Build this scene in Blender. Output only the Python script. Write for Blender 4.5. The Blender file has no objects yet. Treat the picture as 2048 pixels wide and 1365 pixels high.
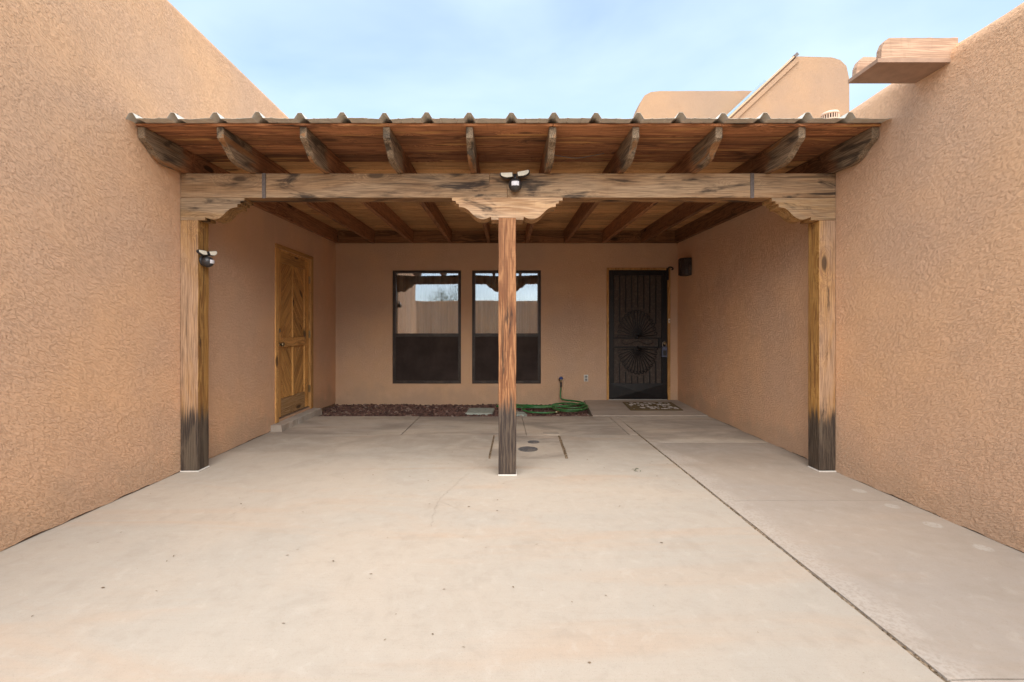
import bpy, bmesh, math, random
from mathutils import Vector, Matrix, noise as mnoise
R = math.radians
random.seed(7)
scene = bpy.context.scene

# ------------------------------------------------------------------ camera
CAM_H = 1.2
cam_d = bpy.data.cameras.new('camera'); cam = bpy.data.objects.new('camera', cam_d)
scene.collection.objects.link(cam); scene.camera = cam
cam.location = (0, 0, CAM_H); cam.rotation_euler = (R(90), 0, 0)
cam_d.sensor_width = 36; cam_d.lens = 16.0
cam_d.shift_x = 14/2048; cam_d.shift_y = -26.5/2048
cam_d.clip_start = 0.05; cam_d.clip_end = 2000

# ------------------------------------------------------------------ light
SUN_EL, SUN_AZ = R(49), R(1)          # from behind the camera, a little to the right
sun_dir = Vector((math.sin(SUN_AZ)*math.cos(SUN_EL), -math.cos(SUN_AZ)*math.cos(SUN_EL), math.sin(SUN_EL)))
sd = bpy.data.lights.new('sun', 'SUN'); sd.energy = 1.5; sd.angle = R(80); sd.color = (1.0, 0.95, 0.88)
sun = bpy.data.objects.new('sun', sd); scene.collection.objects.link(sun)
sun.rotation_euler = sun_dir.to_track_quat('Z', 'Y').to_euler(); sun.location = (3, -6, 12)

world = bpy.data.worlds.new('World'); scene.world = world; world.use_nodes = True
wt = world.node_tree; wt.nodes.clear()
def N(nt, typ, ins=None, **at):
    n = nt.nodes.new(typ)
    for k, v in at.items(): setattr(n, k, v)
    for k, v in (ins or {}).items():
        s = n.inputs[k]
        if isinstance(v, bpy.types.NodeSocket): nt.links.new(v, s)
        elif isinstance(v, bpy.types.Node): nt.links.new(v.outputs[0], s)
        else: s.default_value = v
    return n
sky = N(wt, 'ShaderNodeTexSky', sky_type='NISHITA')
sky.sun_disc = False; sky.sun_elevation = SUN_EL; sky.sun_rotation = math.pi - SUN_AZ
sky.altitude = 1300; sky.air_density = 1.0; sky.dust_density = 2.5; sky.ozone_density = 1.2
wco = N(wt, 'ShaderNodeTexCoord')
wmap = N(wt, 'ShaderNodeMapping', {'Vector': wco.outputs['Generated'], 'Scale': (1.6, 1.6, 4.0), 'Location': (0.3, 0.1, 0.0)})
wn = N(wt, 'ShaderNodeTexNoise', {'Vector': wmap, 'Scale': 1.1, 'Detail': 5.0, 'Roughness': 0.5, 'Distortion': 0.4})
wr = N(wt, 'ShaderNodeMapRange', {'Value': wn.outputs[0], 'From Min': 0.28, 'From Max': 0.72, 'To Min': 0.25, 'To Max': 0.9})
wmix = N(wt, 'ShaderNodeMix', {'Factor': wr.outputs[0]}, data_type='RGBA')
wt.links.new(sky.outputs[0], wmix.inputs[6]); wmix.inputs[7].default_value = (2.5, 3.05, 3.4, 1)
wbg = N(wt, 'ShaderNodeBackground', {'Color': wmix.outputs[2], 'Strength': 0.08})
wo = N(wt, 'ShaderNodeOutputWorld', {'Surface': wbg.outputs[0]})

vs = scene.view_settings
vs.view_transform = 'Standard'; vs.look = 'None'; vs.exposure = 2.2; vs.gamma = 1.0; vs.use_curve_mapping = False
scene.render.engine = 'CYCLES'
scene.cycles.max_bounces = 10; scene.cycles.diffuse_bounces = 6; scene.cycles.transparent_max_bounces = 12

# ------------------------------------------------------------------ material helpers
MATS = {}
def newmat(name):
    m = bpy.data.materials.new(name); m.use_nodes = True
    nt = m.node_tree; nt.nodes.clear(); MATS[name] = m
    out = N(nt, 'ShaderNodeOutputMaterial')
    b = N(nt, 'ShaderNodeBsdfPrincipled'); nt.links.new(b.outputs[0], out.inputs[0])
    return m, nt, b, out
def math_(nt, op, a, b=0.0, c=None, clamp=False):
    ins = {0: a, 1: b}
    if c is not None: ins[2] = c
    return N(nt, 'ShaderNodeMath', ins, operation=op, use_clamp=clamp).outputs[0]
def mix_(nt, f, a, b, blend='MIX'):
    n = N(nt, 'ShaderNodeMix', data_type='RGBA', blend_type=blend)
    for idx, v in ((0, f), (6, a), (7, b)):
        if isinstance(v, bpy.types.NodeSocket): nt.links.new(v, n.inputs[idx])
        else: n.inputs[idx].default_value = (v if idx == 0 else tuple(v)+((1,) if len(v) == 3 else ()))
    return n.outputs[2]
def step_(nt, v, lo, hi, a=0.0, b=1.0, smooth=True):
    return N(nt, 'ShaderNodeMapRange', {'Value': v, 'From Min': lo, 'From Max': hi, 'To Min': a, 'To Max': b},
             interpolation_type='SMOOTHSTEP' if smooth else 'LINEAR', clamp=True).outputs[0]
def noise_(nt, vec, scale, detail=3.0, rough=0.5, dist=0.0):
    return N(nt, 'ShaderNodeTexNoise', {'Vector': vec, 'Scale': scale, 'Detail': detail, 'Roughness': rough, 'Distortion': dist}).outputs[0]
def map_(nt, vec, scale=(1, 1, 1), rot=(0, 0, 0), loc=(0, 0, 0)):
    return N(nt, 'ShaderNodeMapping', {'Vector': vec, 'Scale': scale, 'Rotation': rot, 'Location': loc}).outputs[0]
def scale_col(c, k): return tuple(min(1.0, x*k) for x in c)

def stucco(name, col, tex=1.0, tilt=0.6, dusty=True):
    m, nt, b, out = newmat(name)
    pos = N(nt, 'ShaderNodeNewGeometry').outputs['Position']
    p = map_(nt, map_(nt, pos, rot=(tilt, 0, 0)), scale=(1.0, 0.55, 1.5))
    big = noise_(nt, pos, 0.9, 3, 0.55)
    med = noise_(nt, pos, 4.5, 3, 0.55)
    n1 = noise_(nt, p, 52, 4, 0.62, 0.15)
    n2 = noise_(nt, p, 95, 3, 0.6, 0.2)
    n3 = noise_(nt, pos, 190, 2, 0.6)
    plate = step_(nt, n1, 0.44, 0.58)
    plate2 = step_(nt, n2, 0.46, 0.58)
    den = step_(nt, med, 0.36, 0.64, 0.72, 1.0)
    h = math_(nt, 'MULTIPLY', plate, den)
    h = math_(nt, 'ADD', h, math_(nt, 'MULTIPLY', plate2, math_(nt, 'MULTIPLY', den, 0.42)))
    h = math_(nt, 'ADD', h, math_(nt, 'MULTIPLY', n3, 0.30))
    h = math_(nt, 'ADD', h, math_(nt, 'MULTIPLY', big, 3.0))
    bump = N(nt, 'ShaderNodeBump', {'Strength': 0.9, 'Distance': 0.0036*tex, 'Height': h})
    c = mix_(nt, step_(nt, big, 0.3, 0.7), scale_col((col[0]*0.96, col[1]*0.99, col[2]*1.04), 0.93), (col[0]*1.05, col[1]*1.02, col[2]*0.94))
    c = mix_(nt, math_(nt, 'MULTIPLY', step_(nt, med, 0.5, 0.75), 0.25), c, scale_col((col[0]*1.03, col[1]*1.05, col[2]*1.12), 1.08))
    # shadow lines along the plaster ridges, painted faintly into the colour
    edge = math_(nt, 'SUBTRACT', 1.0, math_(nt, 'ABSOLUTE', math_(nt, 'SUBTRACT', math_(nt, 'MULTIPLY', plate, 2.0), 1.0)))
    c = mix_(nt, math_(nt, 'MULTIPLY', math_(nt, 'MULTIPLY', edge, den), 0.07), c, scale_col(col, 0.5))
    c = mix_(nt, math_(nt, 'MULTIPLY', step_(nt, n3, 0.5, 0.75), 0.10), c, scale_col(col, 0.6))
    runs = noise_(nt, map_(nt, pos, (5, 5, 0.35)), 1.0, 4, 0.6)
    c = mix_(nt, math_(nt, 'MULTIPLY', step_(nt, runs, 0.52, 0.74), 0.12), c, scale_col((col[0]*0.95, col[1], col[2]*1.05), 0.74))
    pores = noise_(nt, pos, 120, 2, 0.5)
    c = mix_(nt, math_(nt, 'MULTIPLY', step_(nt, pores, 0.66, 0.74), 0.25), c, scale_col(col, 0.45))
    if dusty:
        z = N(nt, 'ShaderNodeSeparateXYZ', {0: pos}).outputs[2]
        zz = math_(nt, 'ADD', z, math_(nt, 'MULTIPLY', math_(nt, 'SUBTRACT', med, 0.5), 0.7))
        c = mix_(nt, step_(nt, zz, 0.34, 0.02, 0.0, 0.4), c, (0.40, 0.29, 0.205))
    nt.links.new(c, b.inputs['Base Color']); b.inputs['Roughness'].default_value = 0.92
    b.inputs['Specular IOR Level'].default_value = 0.2
    nt.links.new(bump.outputs[0], b.inputs['Normal'])
    return m

def wood(name, axis, light, mid, dark, stain=0.3, stain_col=(0.02, 0.014, 0.012), weather=0.0, weather_col=(0.30, 0.24, 0.185),
         base_z=None, knots=1.0, rough=0.75, eave=None, fib=1.0, front_only=True, streak=None, faded=None, tones=(0.72, 1.25), checks=0.5):
    """sawn timber with its grain along the given axis of the piece"""
    m, nt, b, out = newmat(name)
    tc = N(nt, 'ShaderNodeTexCoord').outputs['Object']
    rnd = N(nt, 'ShaderNodeObjectInfo').outputs['Random']
    geo = N(nt, 'ShaderNodeNewGeometry'); pos = geo.outputs['Position']
    off = N(nt, 'ShaderNodeCombineXYZ', {0: math_(nt, 'MULTIPLY', rnd, 17.3), 1: math_(nt, 'MULTIPLY', rnd, 31.7), 2: math_(nt, 'MULTIPLY', rnd, 23.1)}).outputs[0]
    p = N(nt, 'ShaderNodeVectorMath', {0: tc, 1: off}, operation='ADD').outputs[0]
    def sc(a, c):
        s = [c, c, c]; s['XYZ'.index(axis)] = a; return tuple(s)
    vo = N(nt, 'ShaderNodeTexVoronoi', {'Vector': map_(nt, p, sc(1.55, 4.3)), 'Scale': 1.0, 'Randomness': 1.0}).outputs['Distance']
    kn = step_(nt, vo, 0.14, 0.075)
    halo = step_(nt, vo, 0.42, 0.08)
    flow_v = N(nt, 'ShaderNodeVectorMath', {0: map_(nt, p, sc(0.6, 11.0)), 1: N(nt, 'ShaderNodeCombineXYZ', {0: math_(nt, 'MULTIPLY', halo, 1.1*knots), 1: math_(nt, 'MULTIPLY', halo, 0.9*knots), 2: math_(nt, 'MULTIPLY', halo, 0.7*knots)}).outputs[0]}, operation='ADD').outputs[0]
    flow = noise_(nt, flow_v, 1.0, 5, 0.55, 0.5)
    rings = math_(nt, 'FRACT', math_(nt, 'MULTIPLY', flow, 11.0))
    rings = math_(nt, 'ABSOLUTE', math_(nt, 'SUBTRACT', math_(nt, 'MULTIPLY', rings, 2.0), 1.0))
    fibre = noise_(nt, map_(nt, p, sc(5.0, 170.0)), 1.0, 4, 0.6)
    c = mix_(nt, step_(nt, flow, 0.36, 0.64), dark, mid)
    c = mix_(nt, math_(nt, 'MULTIPLY', step_(nt, rings, 0.25, 0.9), 0.75), c, light)
    c = mix_(nt, math_(nt, 'MULTIPLY', step_(nt, fibre, 0.55, 0.30), 0.5*fib), c, scale_col(dark, 0.45))
    c = mix_(nt, math_(nt, 'MULTIPLY', math_(nt, 'SUBTRACT', rnd, 0.5), 0.0), c, dark)
    tone = step_(nt, rnd, 0.0, 1.0, tones[0], tones[1], smooth=False)
    c = mix_(nt, 1.0, c, N(nt, 'ShaderNodeCombineColor', {0: tone, 1: tone, 2: tone}).outputs[0], 'MULTIPLY')
    c = mix_(nt, math_(nt, 'MULTIPLY', kn, 0.85*knots), c, (0.035, 0.018, 0.009))
    wet = noise_(nt, map_(nt, p, sc(1.5, 6.5)), 1.0, 6, 0.6, 1.2)
    fringe = noise_(nt, map_(nt, p, sc(3.0, 60.0)), 1.0, 3, 0.6)
    ny = N(nt, 'ShaderNodeSeparateXYZ', {0: geo.outputs['True Normal']}).outputs[1]
    saw = noise_(nt, map_(nt, p, sc(55.0, 6.0)), 1.0, 2, 0.5)
    c = mix_(nt, math_(nt, 'MULTIPLY', step_(nt, saw, 0.56, 0.70), 0.16), c, scale_col(dark, 0.6))
    if weather > 0:
        wm = noise_(nt, map_(nt, p, sc(0.9, 5.0), loc=(3, 5, 7)), 1.0, 5, 0.6, 0.8)
        wf = step_(nt, wm, 0.36, 0.62, 0.35*weather, weather)
        if front_only: wf = math_(nt, 'MULTIPLY', wf, step_(nt, ny, -0.3, -0.75))
        wc = mix_(nt, step_(nt, fibre, 0.35, 0.6), scale_col(weather_col, 0.55), weather_col)
        wc = mix_(nt, math_(nt, 'MULTIPLY', step_(nt, rings, 0.5, 0.0), 0.3), wc, scale_col(weather_col, 0.45))
        wc = mix_(nt, math_(nt, 'MULTIPLY', kn, 0.7), wc, (0.05, 0.03, 0.02))
        c = mix_(nt, wf, c, wc)
    if streak is not None:      # pale streaks where the finish has come away
        s2 = noise_(nt, map_(nt, p, sc(1.1, 15.0), loc=(9, 2, 4)), 1.0, 4, 0.55, 0.7)
        c = mix_(nt, math_(nt, 'MULTIPLY', step_(nt, s2, 0.57, 0.63), 0.85), c, streak)
    thr = 0.72 - 0.26*stain
    sm = step_(nt, math_(nt, 'ADD', wet, math_(nt, 'MULTIPLY', math_(nt, 'SUBTRACT', fringe, 0.5), 0.22)), thr-0.02, thr+0.13)
    c = mix_(nt, math_(nt, 'MULTIPLY', sm, 0.88 if stain > 0 else 0.0), c, stain_col)
    chk = noise_(nt, map_(nt, p, sc(0.9, 38.0), loc=(2, 8, 5)), 1.0, 2, 0.5, 0.25)
    chk = math_(nt, 'MULTIPLY', step_(nt, chk, 0.665, 0.70), checks)
    c = mix_(nt, chk, c, (0.02, 0.014, 0.01))
    sx = N(nt, 'ShaderNodeSeparateXYZ', {0: pos})
    if faded is not None:       # weathered part of a rafter outside the beam
        yy = math_(nt, 'ADD', sx.outputs[1], math_(nt, 'MULTIPLY', math_(nt, 'SUBTRACT', wet, 0.5), 0.5))
        fw = mix_(nt, step_(nt, fibre, 0.36, 0.62), scale_col(faded, 0.4), faded)
        fw = mix_(nt, math_(nt, 'MULTIPLY', step_(nt, wet, 0.52, 0.62), 0.8), fw, (0.04, 0.03, 0.022))
        fw = mix_(nt, math_(nt, 'MULTIPLY', step_(nt, flow, 0.56, 0.64), 0.65), fw, (0.34, 0.15, 0.05))
        c = mix_(nt, step_(nt, yy, 3.82, 3.68), c, fw)
    if eave is not None:        # rain-darkened finish along the drip edge
        yy = math_(nt, 'ADD', sx.outputs[1], math_(nt, 'MULTIPLY', math_(nt, 'SUBTRACT', wet, 0.5), 0.9))
        c = mix_(nt, math_(nt, 'MULTIPLY', step_(nt, yy, 4.05, 3.72), eave[1]), c, mix_(nt, step_(nt, fibre, 0.3, 0.7), scale_col(eave[0], 0.6), eave[0]))
    if base_z is not None:      # foot of the post, black with damp
        zz = math_(nt, 'ADD', sx.outputs[2], math_(nt, 'MULTIPLY', math_(nt, 'SUBTRACT', fringe, 0.5), 0.34))
        zz = math_(nt, 'ADD', zz, math_(nt, 'MULTIPLY', math_(nt, 'SUBTRACT', wet, 0.5), 0.15))
        dk = mix_(nt, step_(nt, fibre, 0.42, 0.66), (0.026, 0.021, 0.019), (0.095, 0.074, 0.056))
        dk = mix_(nt, math_(nt, 'MULTIPLY', step_(nt, wet, 0.50, 0.66), 0.5), dk, (0.15, 0.115, 0.078))
        c = mix_(nt, step_(nt, zz, base_z+0.10, base_z-0.06, 0, 0.95), c, dk)
    nt.links.new(c, b.inputs['Base Color']); b.inputs['Roughness'].default_value = rough
    b.inputs['Specular IOR Level'].default_value = 0.3
    h = math_(nt, 'ADD', math_(nt, 'MULTIPLY', fibre, 0.8), math_(nt, 'MULTIPLY', rings, 0.35))
    h = math_(nt, 'ADD', h, math_(nt, 'MULTIPLY', flow, 1.0))
    h = math_(nt, 'SUBTRACT', h, math_(nt, 'MULTIPLY', chk, 2.0))
    bump = N(nt, 'ShaderNodeBump', {'Strength': 0.7, 'Distance': 0.0025, 'Height': h})
    nt.links.new(bump.outputs[0], b.inputs['Normal'])
    return m

def plain(name, col, rough=0.6, metal=0.0, var=0.12, scale=30.0, bump=0.0, spec=0.4):
    m, nt, b, out = newmat(name)
    tc = N(nt, 'ShaderNodeTexCoord').outputs['Object']
    n = noise_(nt, tc, scale, 4, 0.6)
    n2 = noise_(nt, tc, scale*0.17, 3, 0.6)
    c = mix_(nt, step_(nt, n, 0.3, 0.7), scale_col(col, 1-var), scale_col(col, 1+var))
    c = mix_(nt, math_(nt, 'MULTIPLY', step_(nt, n2, 0.45, 0.7), var), c, (0.22, 0.17, 0.12))
    nt.links.new(c, b.inputs['Base Color'])
    b.inputs['Roughness'].default_value = rough; b.inputs['Metallic'].default_value = metal
    b.inputs['Specular IOR Level'].default_value = spec
    if bump > 0:
        bp = N(nt, 'ShaderNodeBump', {'Strength': 0.6, 'Distance': bump, 'Height': n})
        nt.links.new(bp.outputs[0], b.inputs['Normal'])
    return m

def concrete(name, warm=(0.40, 0.338, 0.272), grey=(0.368, 0.325, 0.272), spots=False, dirt=0.0, pink=0.55):
    m, nt, b, out = newmat(name)
    pos = N(nt, 'ShaderNodeNewGeometry').outputs['Position']
    rnd = N(nt, 'ShaderNodeObjectInfo').outputs['Random']
    big = noise_(nt, map_(nt, pos, (1, 1.5, 1)), 0.55, 5, 0.55, 0.6)
    sweep = noise_(nt, map_(nt, pos, (0.5, 2.6, 1), rot=(0, 0, 0.25)), 0.9, 5, 0.6, 0.8)
    med = noise_(nt, pos, 3.2, 5, 0.6, 0.5)
    fine = noise_(nt, pos, 55, 4, 0.65)
    sand = noise_(nt, pos, 320, 2, 0.7)
    c = mix_(nt, step_(nt, big, 0.36, 0.64), grey, warm)
    c = mix_(nt, math_(nt, 'MULTIPLY', step_(nt, sweep, 0.50, 0.68), pink), c, (0.41, 0.30, 0.215))
    c = mix_(nt, math_(nt, 'MULTIPLY', step_(nt, med, 0.52, 0.72), 0.35), c, (0.29, 0.24, 0.19))
    c = mix_(nt, math_(nt, 'MULTIPLY', step_(nt, med, 0.46, 0.26), 0.16), c, (0.47, 0.41, 0.345))
    grit = noise_(nt, pos, 140, 2, 0.6)
    c = mix_(nt, math_(nt, 'MULTIPLY', step_(nt, grit, 0.60, 0.68), 0.30), c, (0.25, 0.20, 0.155))
    edge_n = noise_(nt, map_(nt, pos, (0.8, 1.3, 1), loc=(7, 3, 0)), 1.1, 6, 0.62, 0.9)
    ring = math_(nt, 'MULTIPLY', step_(nt, edge_n, 0.540, 0.552), step_(nt, edge_n, 0.60, 0.552))
    c = mix_(nt, math_(nt, 'MULTIPLY', ring, 0.09), c, (0.33, 0.255, 0.19))
    broom = noise_(nt, map_(nt, pos, (3.0, 110.0, 1), rot=(0, 0, 0.03)), 1.0, 3, 0.6)
    c = mix_(nt, math_(nt, 'MULTIPLY', step_(nt, broom, 0.52, 0.72), 0.16), c, (0.30, 0.25, 0.20))
    mot = noise_(nt, pos, 11, 5, 0.65, 0.4)
    c = mix_(nt, math_(nt, 'MULTIPLY', step_(nt, mot, 0.50, 0.70), 0.26), c, (0.29, 0.24, 0.19))
    c = mix_(nt, math_(nt, 'MULTIPLY', step_(nt, mot, 0.46, 0.30), 0.26), c, (0.46, 0.41, 0.35))
    c = mix_(nt, math_(nt, 'MULTIPLY', step_(nt, fine, 0.54, 0.75), 0.28), c, (0.34, 0.28, 0.225))
    c = mix_(nt, math_(nt, 'MULTIPLY', step_(nt, sand, 0.5, 0.8), 0.35), c, (0.33, 0.27, 0.21))
    c = mix_(nt, math_(nt, 'MULTIPLY', step_(nt, sand, 0.48, 0.2), 0.20), c, (0.58, 0.50, 0.43))
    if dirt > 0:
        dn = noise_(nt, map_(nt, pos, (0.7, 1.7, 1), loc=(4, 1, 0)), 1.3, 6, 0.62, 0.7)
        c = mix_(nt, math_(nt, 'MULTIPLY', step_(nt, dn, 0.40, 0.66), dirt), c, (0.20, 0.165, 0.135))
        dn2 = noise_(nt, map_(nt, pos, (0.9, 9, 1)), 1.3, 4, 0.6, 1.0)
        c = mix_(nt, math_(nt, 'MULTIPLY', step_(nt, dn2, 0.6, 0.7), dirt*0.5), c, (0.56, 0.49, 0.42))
    sx = N(nt, 'ShaderNodeSeparateXYZ', {0: pos})
    if dirt == 0:   # grey-brown patches that set in towards the house
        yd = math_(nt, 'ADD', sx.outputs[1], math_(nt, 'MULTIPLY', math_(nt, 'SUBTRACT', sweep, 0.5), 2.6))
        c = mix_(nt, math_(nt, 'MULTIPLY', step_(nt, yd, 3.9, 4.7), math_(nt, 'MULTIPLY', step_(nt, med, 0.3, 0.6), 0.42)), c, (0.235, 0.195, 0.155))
    if spots:   # pale drips of old paint beside the wall and lime bloom along the joint
        yv = math_(nt, 'SUBTRACT', math_(nt, 'FRACT', math_(nt, 'DIVIDE', math_(nt, 'SUBTRACT', sx.outputs[1], 2.33), 0.29)), 0.5)
        yv = math_(nt, 'MULTIPLY', yv, 0.29)
        xv = math_(nt, 'SUBTRACT', sx.outputs[0], 2.60)
        d = math_(nt, 'SQRT', math_(nt, 'ADD', math_(nt, 'MULTIPLY', xv, xv), math_(nt, 'MULTIPLY', yv, yv)))
        d = math_(nt, 'ADD', d, math_(nt, 'MULTIPLY', math_(nt, 'SUBTRACT', med, 0.5), 0.05))
        lim = math_(nt, 'MULTIPLY', step_(nt, sx.outputs[1], 2.30, 2.34), step_(nt, sx.outputs[1], 3.52, 3.48))
        c = mix_(nt, math_(nt, 'MULTIPLY', math_(nt, 'MULTIPLY', math_(nt, 'MULTIPLY', step_(nt, d, 0.050, 0.035), step_(nt, fine, 0.35, 0.52)), lim), 0.38), c, (0.58, 0.55, 0.50))
        lj = math_(nt, 'ADD', sx.outputs[0], math_(nt, 'MULTIPLY', math_(nt, 'SUBTRACT', med, 0.5), 0.5))
        c = mix_(nt, math_(nt, 'MULTIPLY', math_(nt, 'MULTIPLY', step_(nt, lj, 1.74, 1.52), step_(nt, fine, 0.38, 0.56)), 0.32), c, (0.55, 0.49, 0.43))
    tone = step_(nt, rnd, 0, 1, 0.93, 1.05, smooth=False)
    c = mix_(nt, 1.0, c, N(nt, 'ShaderNodeCombineColor', {0: tone, 1: tone, 2: tone}).outputs[0], 'MULTIPLY')
    nt.links.new(c, b.inputs['Base Color'])
    nt.links.new(step_(nt, med, 0.3, 0.7, 0.72, 0.95), b.inputs['Roughness'])
    b.inputs['Specular IOR Level'].default_value = 0.3
    h = math_(nt, 'ADD', math_(nt, 'MULTIPLY', fine, 0.6), math_(nt, 'MULTIPLY', sand, 0.5))
    h = math_(nt, 'ADD', h, math_(nt, 'MULTIPLY', med, 2.5))
    bp = N(nt, 'ShaderNodeBump', {'Strength': 0.5, 'Distance': 0.0022, 'Height': h})
    nt.links.new(bp.outputs[0], b.inputs['Normal'])
    return m

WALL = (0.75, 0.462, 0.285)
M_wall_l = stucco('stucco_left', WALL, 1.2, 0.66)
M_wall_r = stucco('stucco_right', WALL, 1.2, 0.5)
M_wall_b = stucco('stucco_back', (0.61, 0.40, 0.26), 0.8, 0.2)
M_tower = stucco('stucco_tower', (0.39, 0.255, 0.165), 0.8, 0.3, dusty=False)
M_beam = wood('beam_wood', 'X', (0.46, 0.27, 0.13), (0.36, 0.19, 0.08), (0.20, 0.095, 0.04), stain=0.80, weather=0.75, weather_col=(0.41, 0.285, 0.175))
M_corbel = wood('corbel_wood', 'X', (0.56, 0.35, 0.18), (0.44, 0.25, 0.11), (0.30, 0.15, 0.06), stain=0.75, weather=0.7, weather_col=(0.60, 0.42, 0.28))
M_corbel_g = wood('corbel_grey_wood', 'X', (0.46, 0.28, 0.12), (0.40, 0.22, 0.08), (0.26, 0.13, 0.045), stain=0.60, weather=0.8, weather_col=(0.36, 0.26, 0.17))
M_post_c = wood('post_centre_wood', 'Z', (0.40, 0.195, 0.085), (0.29, 0.13, 0.055), (0.165, 0.066, 0.028), stain=0.30, base_z=0.56, fib=1.1, knots=0.9)
M_post_s = wood('post_side_wood', 'Z', (0.46, 0.25, 0.075), (0.38, 0.19, 0.05), (0.22, 0.10, 0.03), stain=0.42, weather=0.85, weather_col=(0.46, 0.30, 0.195), base_z=0.47, knots=1.0)
M_rafter = wood('rafter_wood', 'Y', (0.390, 0.182, 0.081), (0.280, 0.124, 0.055), (0.156, 0.068, 0.031), stain=0.22, faded=(0.285, 0.20, 0.125))
M_board = wood('deck_board_wood', 'X', (0.74, 0.43, 0.19), (0.64, 0.35, 0.15), (0.46, 0.23, 0.09), stain=0.28, tones=(0.75, 1.25), eave=((0.26, 0.11, 0.05), 0.6), knots=0.8)
M_board_e = wood('eave_board_wood', 'X', (0.540, 0.243, 0.108), (0.378, 0.162, 0.070), (0.203, 0.084, 0.041), stain=0.46, tones=(0.6, 1.35), streak=(0.56, 0.30, 0.11), knots=0.8)
M_ledger = wood('ledger_wood', 'X', (0.42, 0.20, 0.085), (0.32, 0.145, 0.06), (0.13, 0.055, 0.02), stain=0.15)
M_door = wood('door_pine_z', 'Z', (0.678, 0.377, 0.121), (0.554, 0.287, 0.086), (0.365, 0.176, 0.052), stain=0.05, rough=0.5, fib=0.6)
M_door_h = wood('door_pine_y', 'Y', (0.651, 0.363, 0.121), (0.529, 0.272, 0.084), (0.352, 0.168, 0.052), stain=0.05, rough=0.5, fib=0.6)
M_door_worn = wood('door_pine_worn', 'Y', (0.608, 0.398, 0.200), (0.509, 0.311, 0.136), (0.315, 0.175, 0.070), stain=0.15, rough=0.7)
M_plank = wood('door_plank_pine', 'X', (0.650, 0.355, 0.114), (0.528, 0.267, 0.081), (0.338, 0.161, 0.048), stain=0.05, rough=0.5, fib=0.6, tones=(0.9, 1.12))
M_jamb = wood('jamb_pine', 'Z', (0.754, 0.429, 0.156), (0.611, 0.325, 0.111), (0.416, 0.208, 0.065), stain=0.08)
M_metal = plain('galvanised_sheet', (0.62, 0.59, 0.51), 0.55, 0.0, 0.10, 14)
M_strap = plain('steel_strap', (0.13, 0.105, 0.095), 0.6, 0.4, 0.2, 60)
M_white = plain('painted_base_plate', (0.72, 0.68, 0.62), 0.6, 0, 0.08, 60)
M_black = plain('black_painted_steel', (0.007, 0.0062, 0.0065), 0.5, 0.0, 0.03, 60, spec=0.35)
M_perf = plain('dark_screen_sheet', (0.062, 0.048, 0.040), 0.75, 0.0, 0.2, 150, spec=0.2)
M_bronze = plain('bronze_window_frame', (0.030, 0.021, 0.016), 0.45, 0.2, 0.15, 40)
M_screen = plain('insect_screen', (0.040, 0.029, 0.025), 0.85, 0.0, 0.25, 3.0, spec=0.15)
M_dark = plain('dark_void', (0.012, 0.010, 0.009), 0.9, 0, 0.1, 10, spec=0.1)
M_darkpl = plain('dark_plastic', (0.028, 0.026, 0.027), 0.4, 0, 0.1, 80, spec=0.5)
M_lens = plain('led_lens', (0.78, 0.72, 0.58), 0.35, 0, 0.05, 200)
M_sensor = plain('sensor_lens', (0.66, 0.64, 0.66), 0.3, 0, 0.05, 200)
M_brass = plain('aged_brass', (0.30, 0.24, 0.14), 0.35, 0.9, 0.2, 120)
M_nickel = plain('worn_nickel', (0.42, 0.38, 0.32), 0.3, 0.9, 0.15, 120)
M_hose = plain('green_hose', (0.018, 0.135, 0.03), 0.38, 0, 0.25, 9, spec=0.5)
M_blue = plain('blue_handle', (0.025, 0.05, 0.19), 0.4, 0, 0.1, 60)
M_lava = plain('lava_rock', (0.115, 0.048, 0.038), 0.95, 0, 0.5, 40, bump=0.004)
M_earth = plain('dry_earth', (0.20, 0.135, 0.09), 0.95, 0, 0.3, 25, bump=0.01)
M_joint = plain('joint_debris', (0.24, 0.175, 0.115), 0.95, 0, 0.55, 60, bump=0.004)
M_pad = plain('weathered_pad', (0.33, 0.36, 0.31), 0.9, 0, 0.15, 20, bump=0.002)
M_cover = plain('cast_cover', (0.105, 0.10, 0.10), 0.7, 0.2, 0.35, 45, bump=0.002)
M_lockbox = plain('lock_box_vinyl', (0.085, 0.10, 0.155), 0.5, 0, 0.2, 70)
M_cream = plain('cream_plastic', (0.66, 0.58, 0.42), 0.5, 0, 0.06, 90)
M_plate = plain('steel_cover_plate', (0.52, 0.52, 0.48), 0.35, 0.6, 0.1, 90)
M_grey = plain('grey_socket', (0.16, 0.17, 0.17), 0.4, 0, 0.1, 90)
M_spout = wood('painted_spout_wood', 'X', (0.52, 0.34, 0.225), (0.46, 0.29, 0.19), (0.36, 0.215, 0.135), stain=-0.2, knots=0.0, fib=1.0, checks=0.75)
M_spout_in = plain('spout_lining', (0.34, 0.21, 0.14), 0.8, 0, 0.12, 12)
M_sconce = plain('bronze_sconce', (0.034, 0.022, 0.019), 0.55, 0.3, 0.3, 60)
M_sill = concrete('sill_concrete', (0.46, 0.40, 0.33), (0.40, 0.36, 0.31), dirt=0.3)
M_slab = concrete('patio_concrete')
M_slab_r = concrete('walk_concrete', (0.375, 0.31, 0.25), (0.345, 0.295, 0.25), spots=True, pink=0.25)
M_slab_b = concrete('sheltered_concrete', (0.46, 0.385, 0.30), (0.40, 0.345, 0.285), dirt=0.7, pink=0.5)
M_slab_s = concrete('stoop_concrete', (0.42, 0.345, 0.275), (0.38, 0.32, 0.265), dirt=0.35, pink=0.2)
M_leaf = plain('dry_leaf', (0.13, 0.085, 0.045), 0.85, 0, 0.4, 50)
M_green = plain('green_leaf', (0.05, 0.085, 0.035), 0.7, 0, 0.3, 20)
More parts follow.
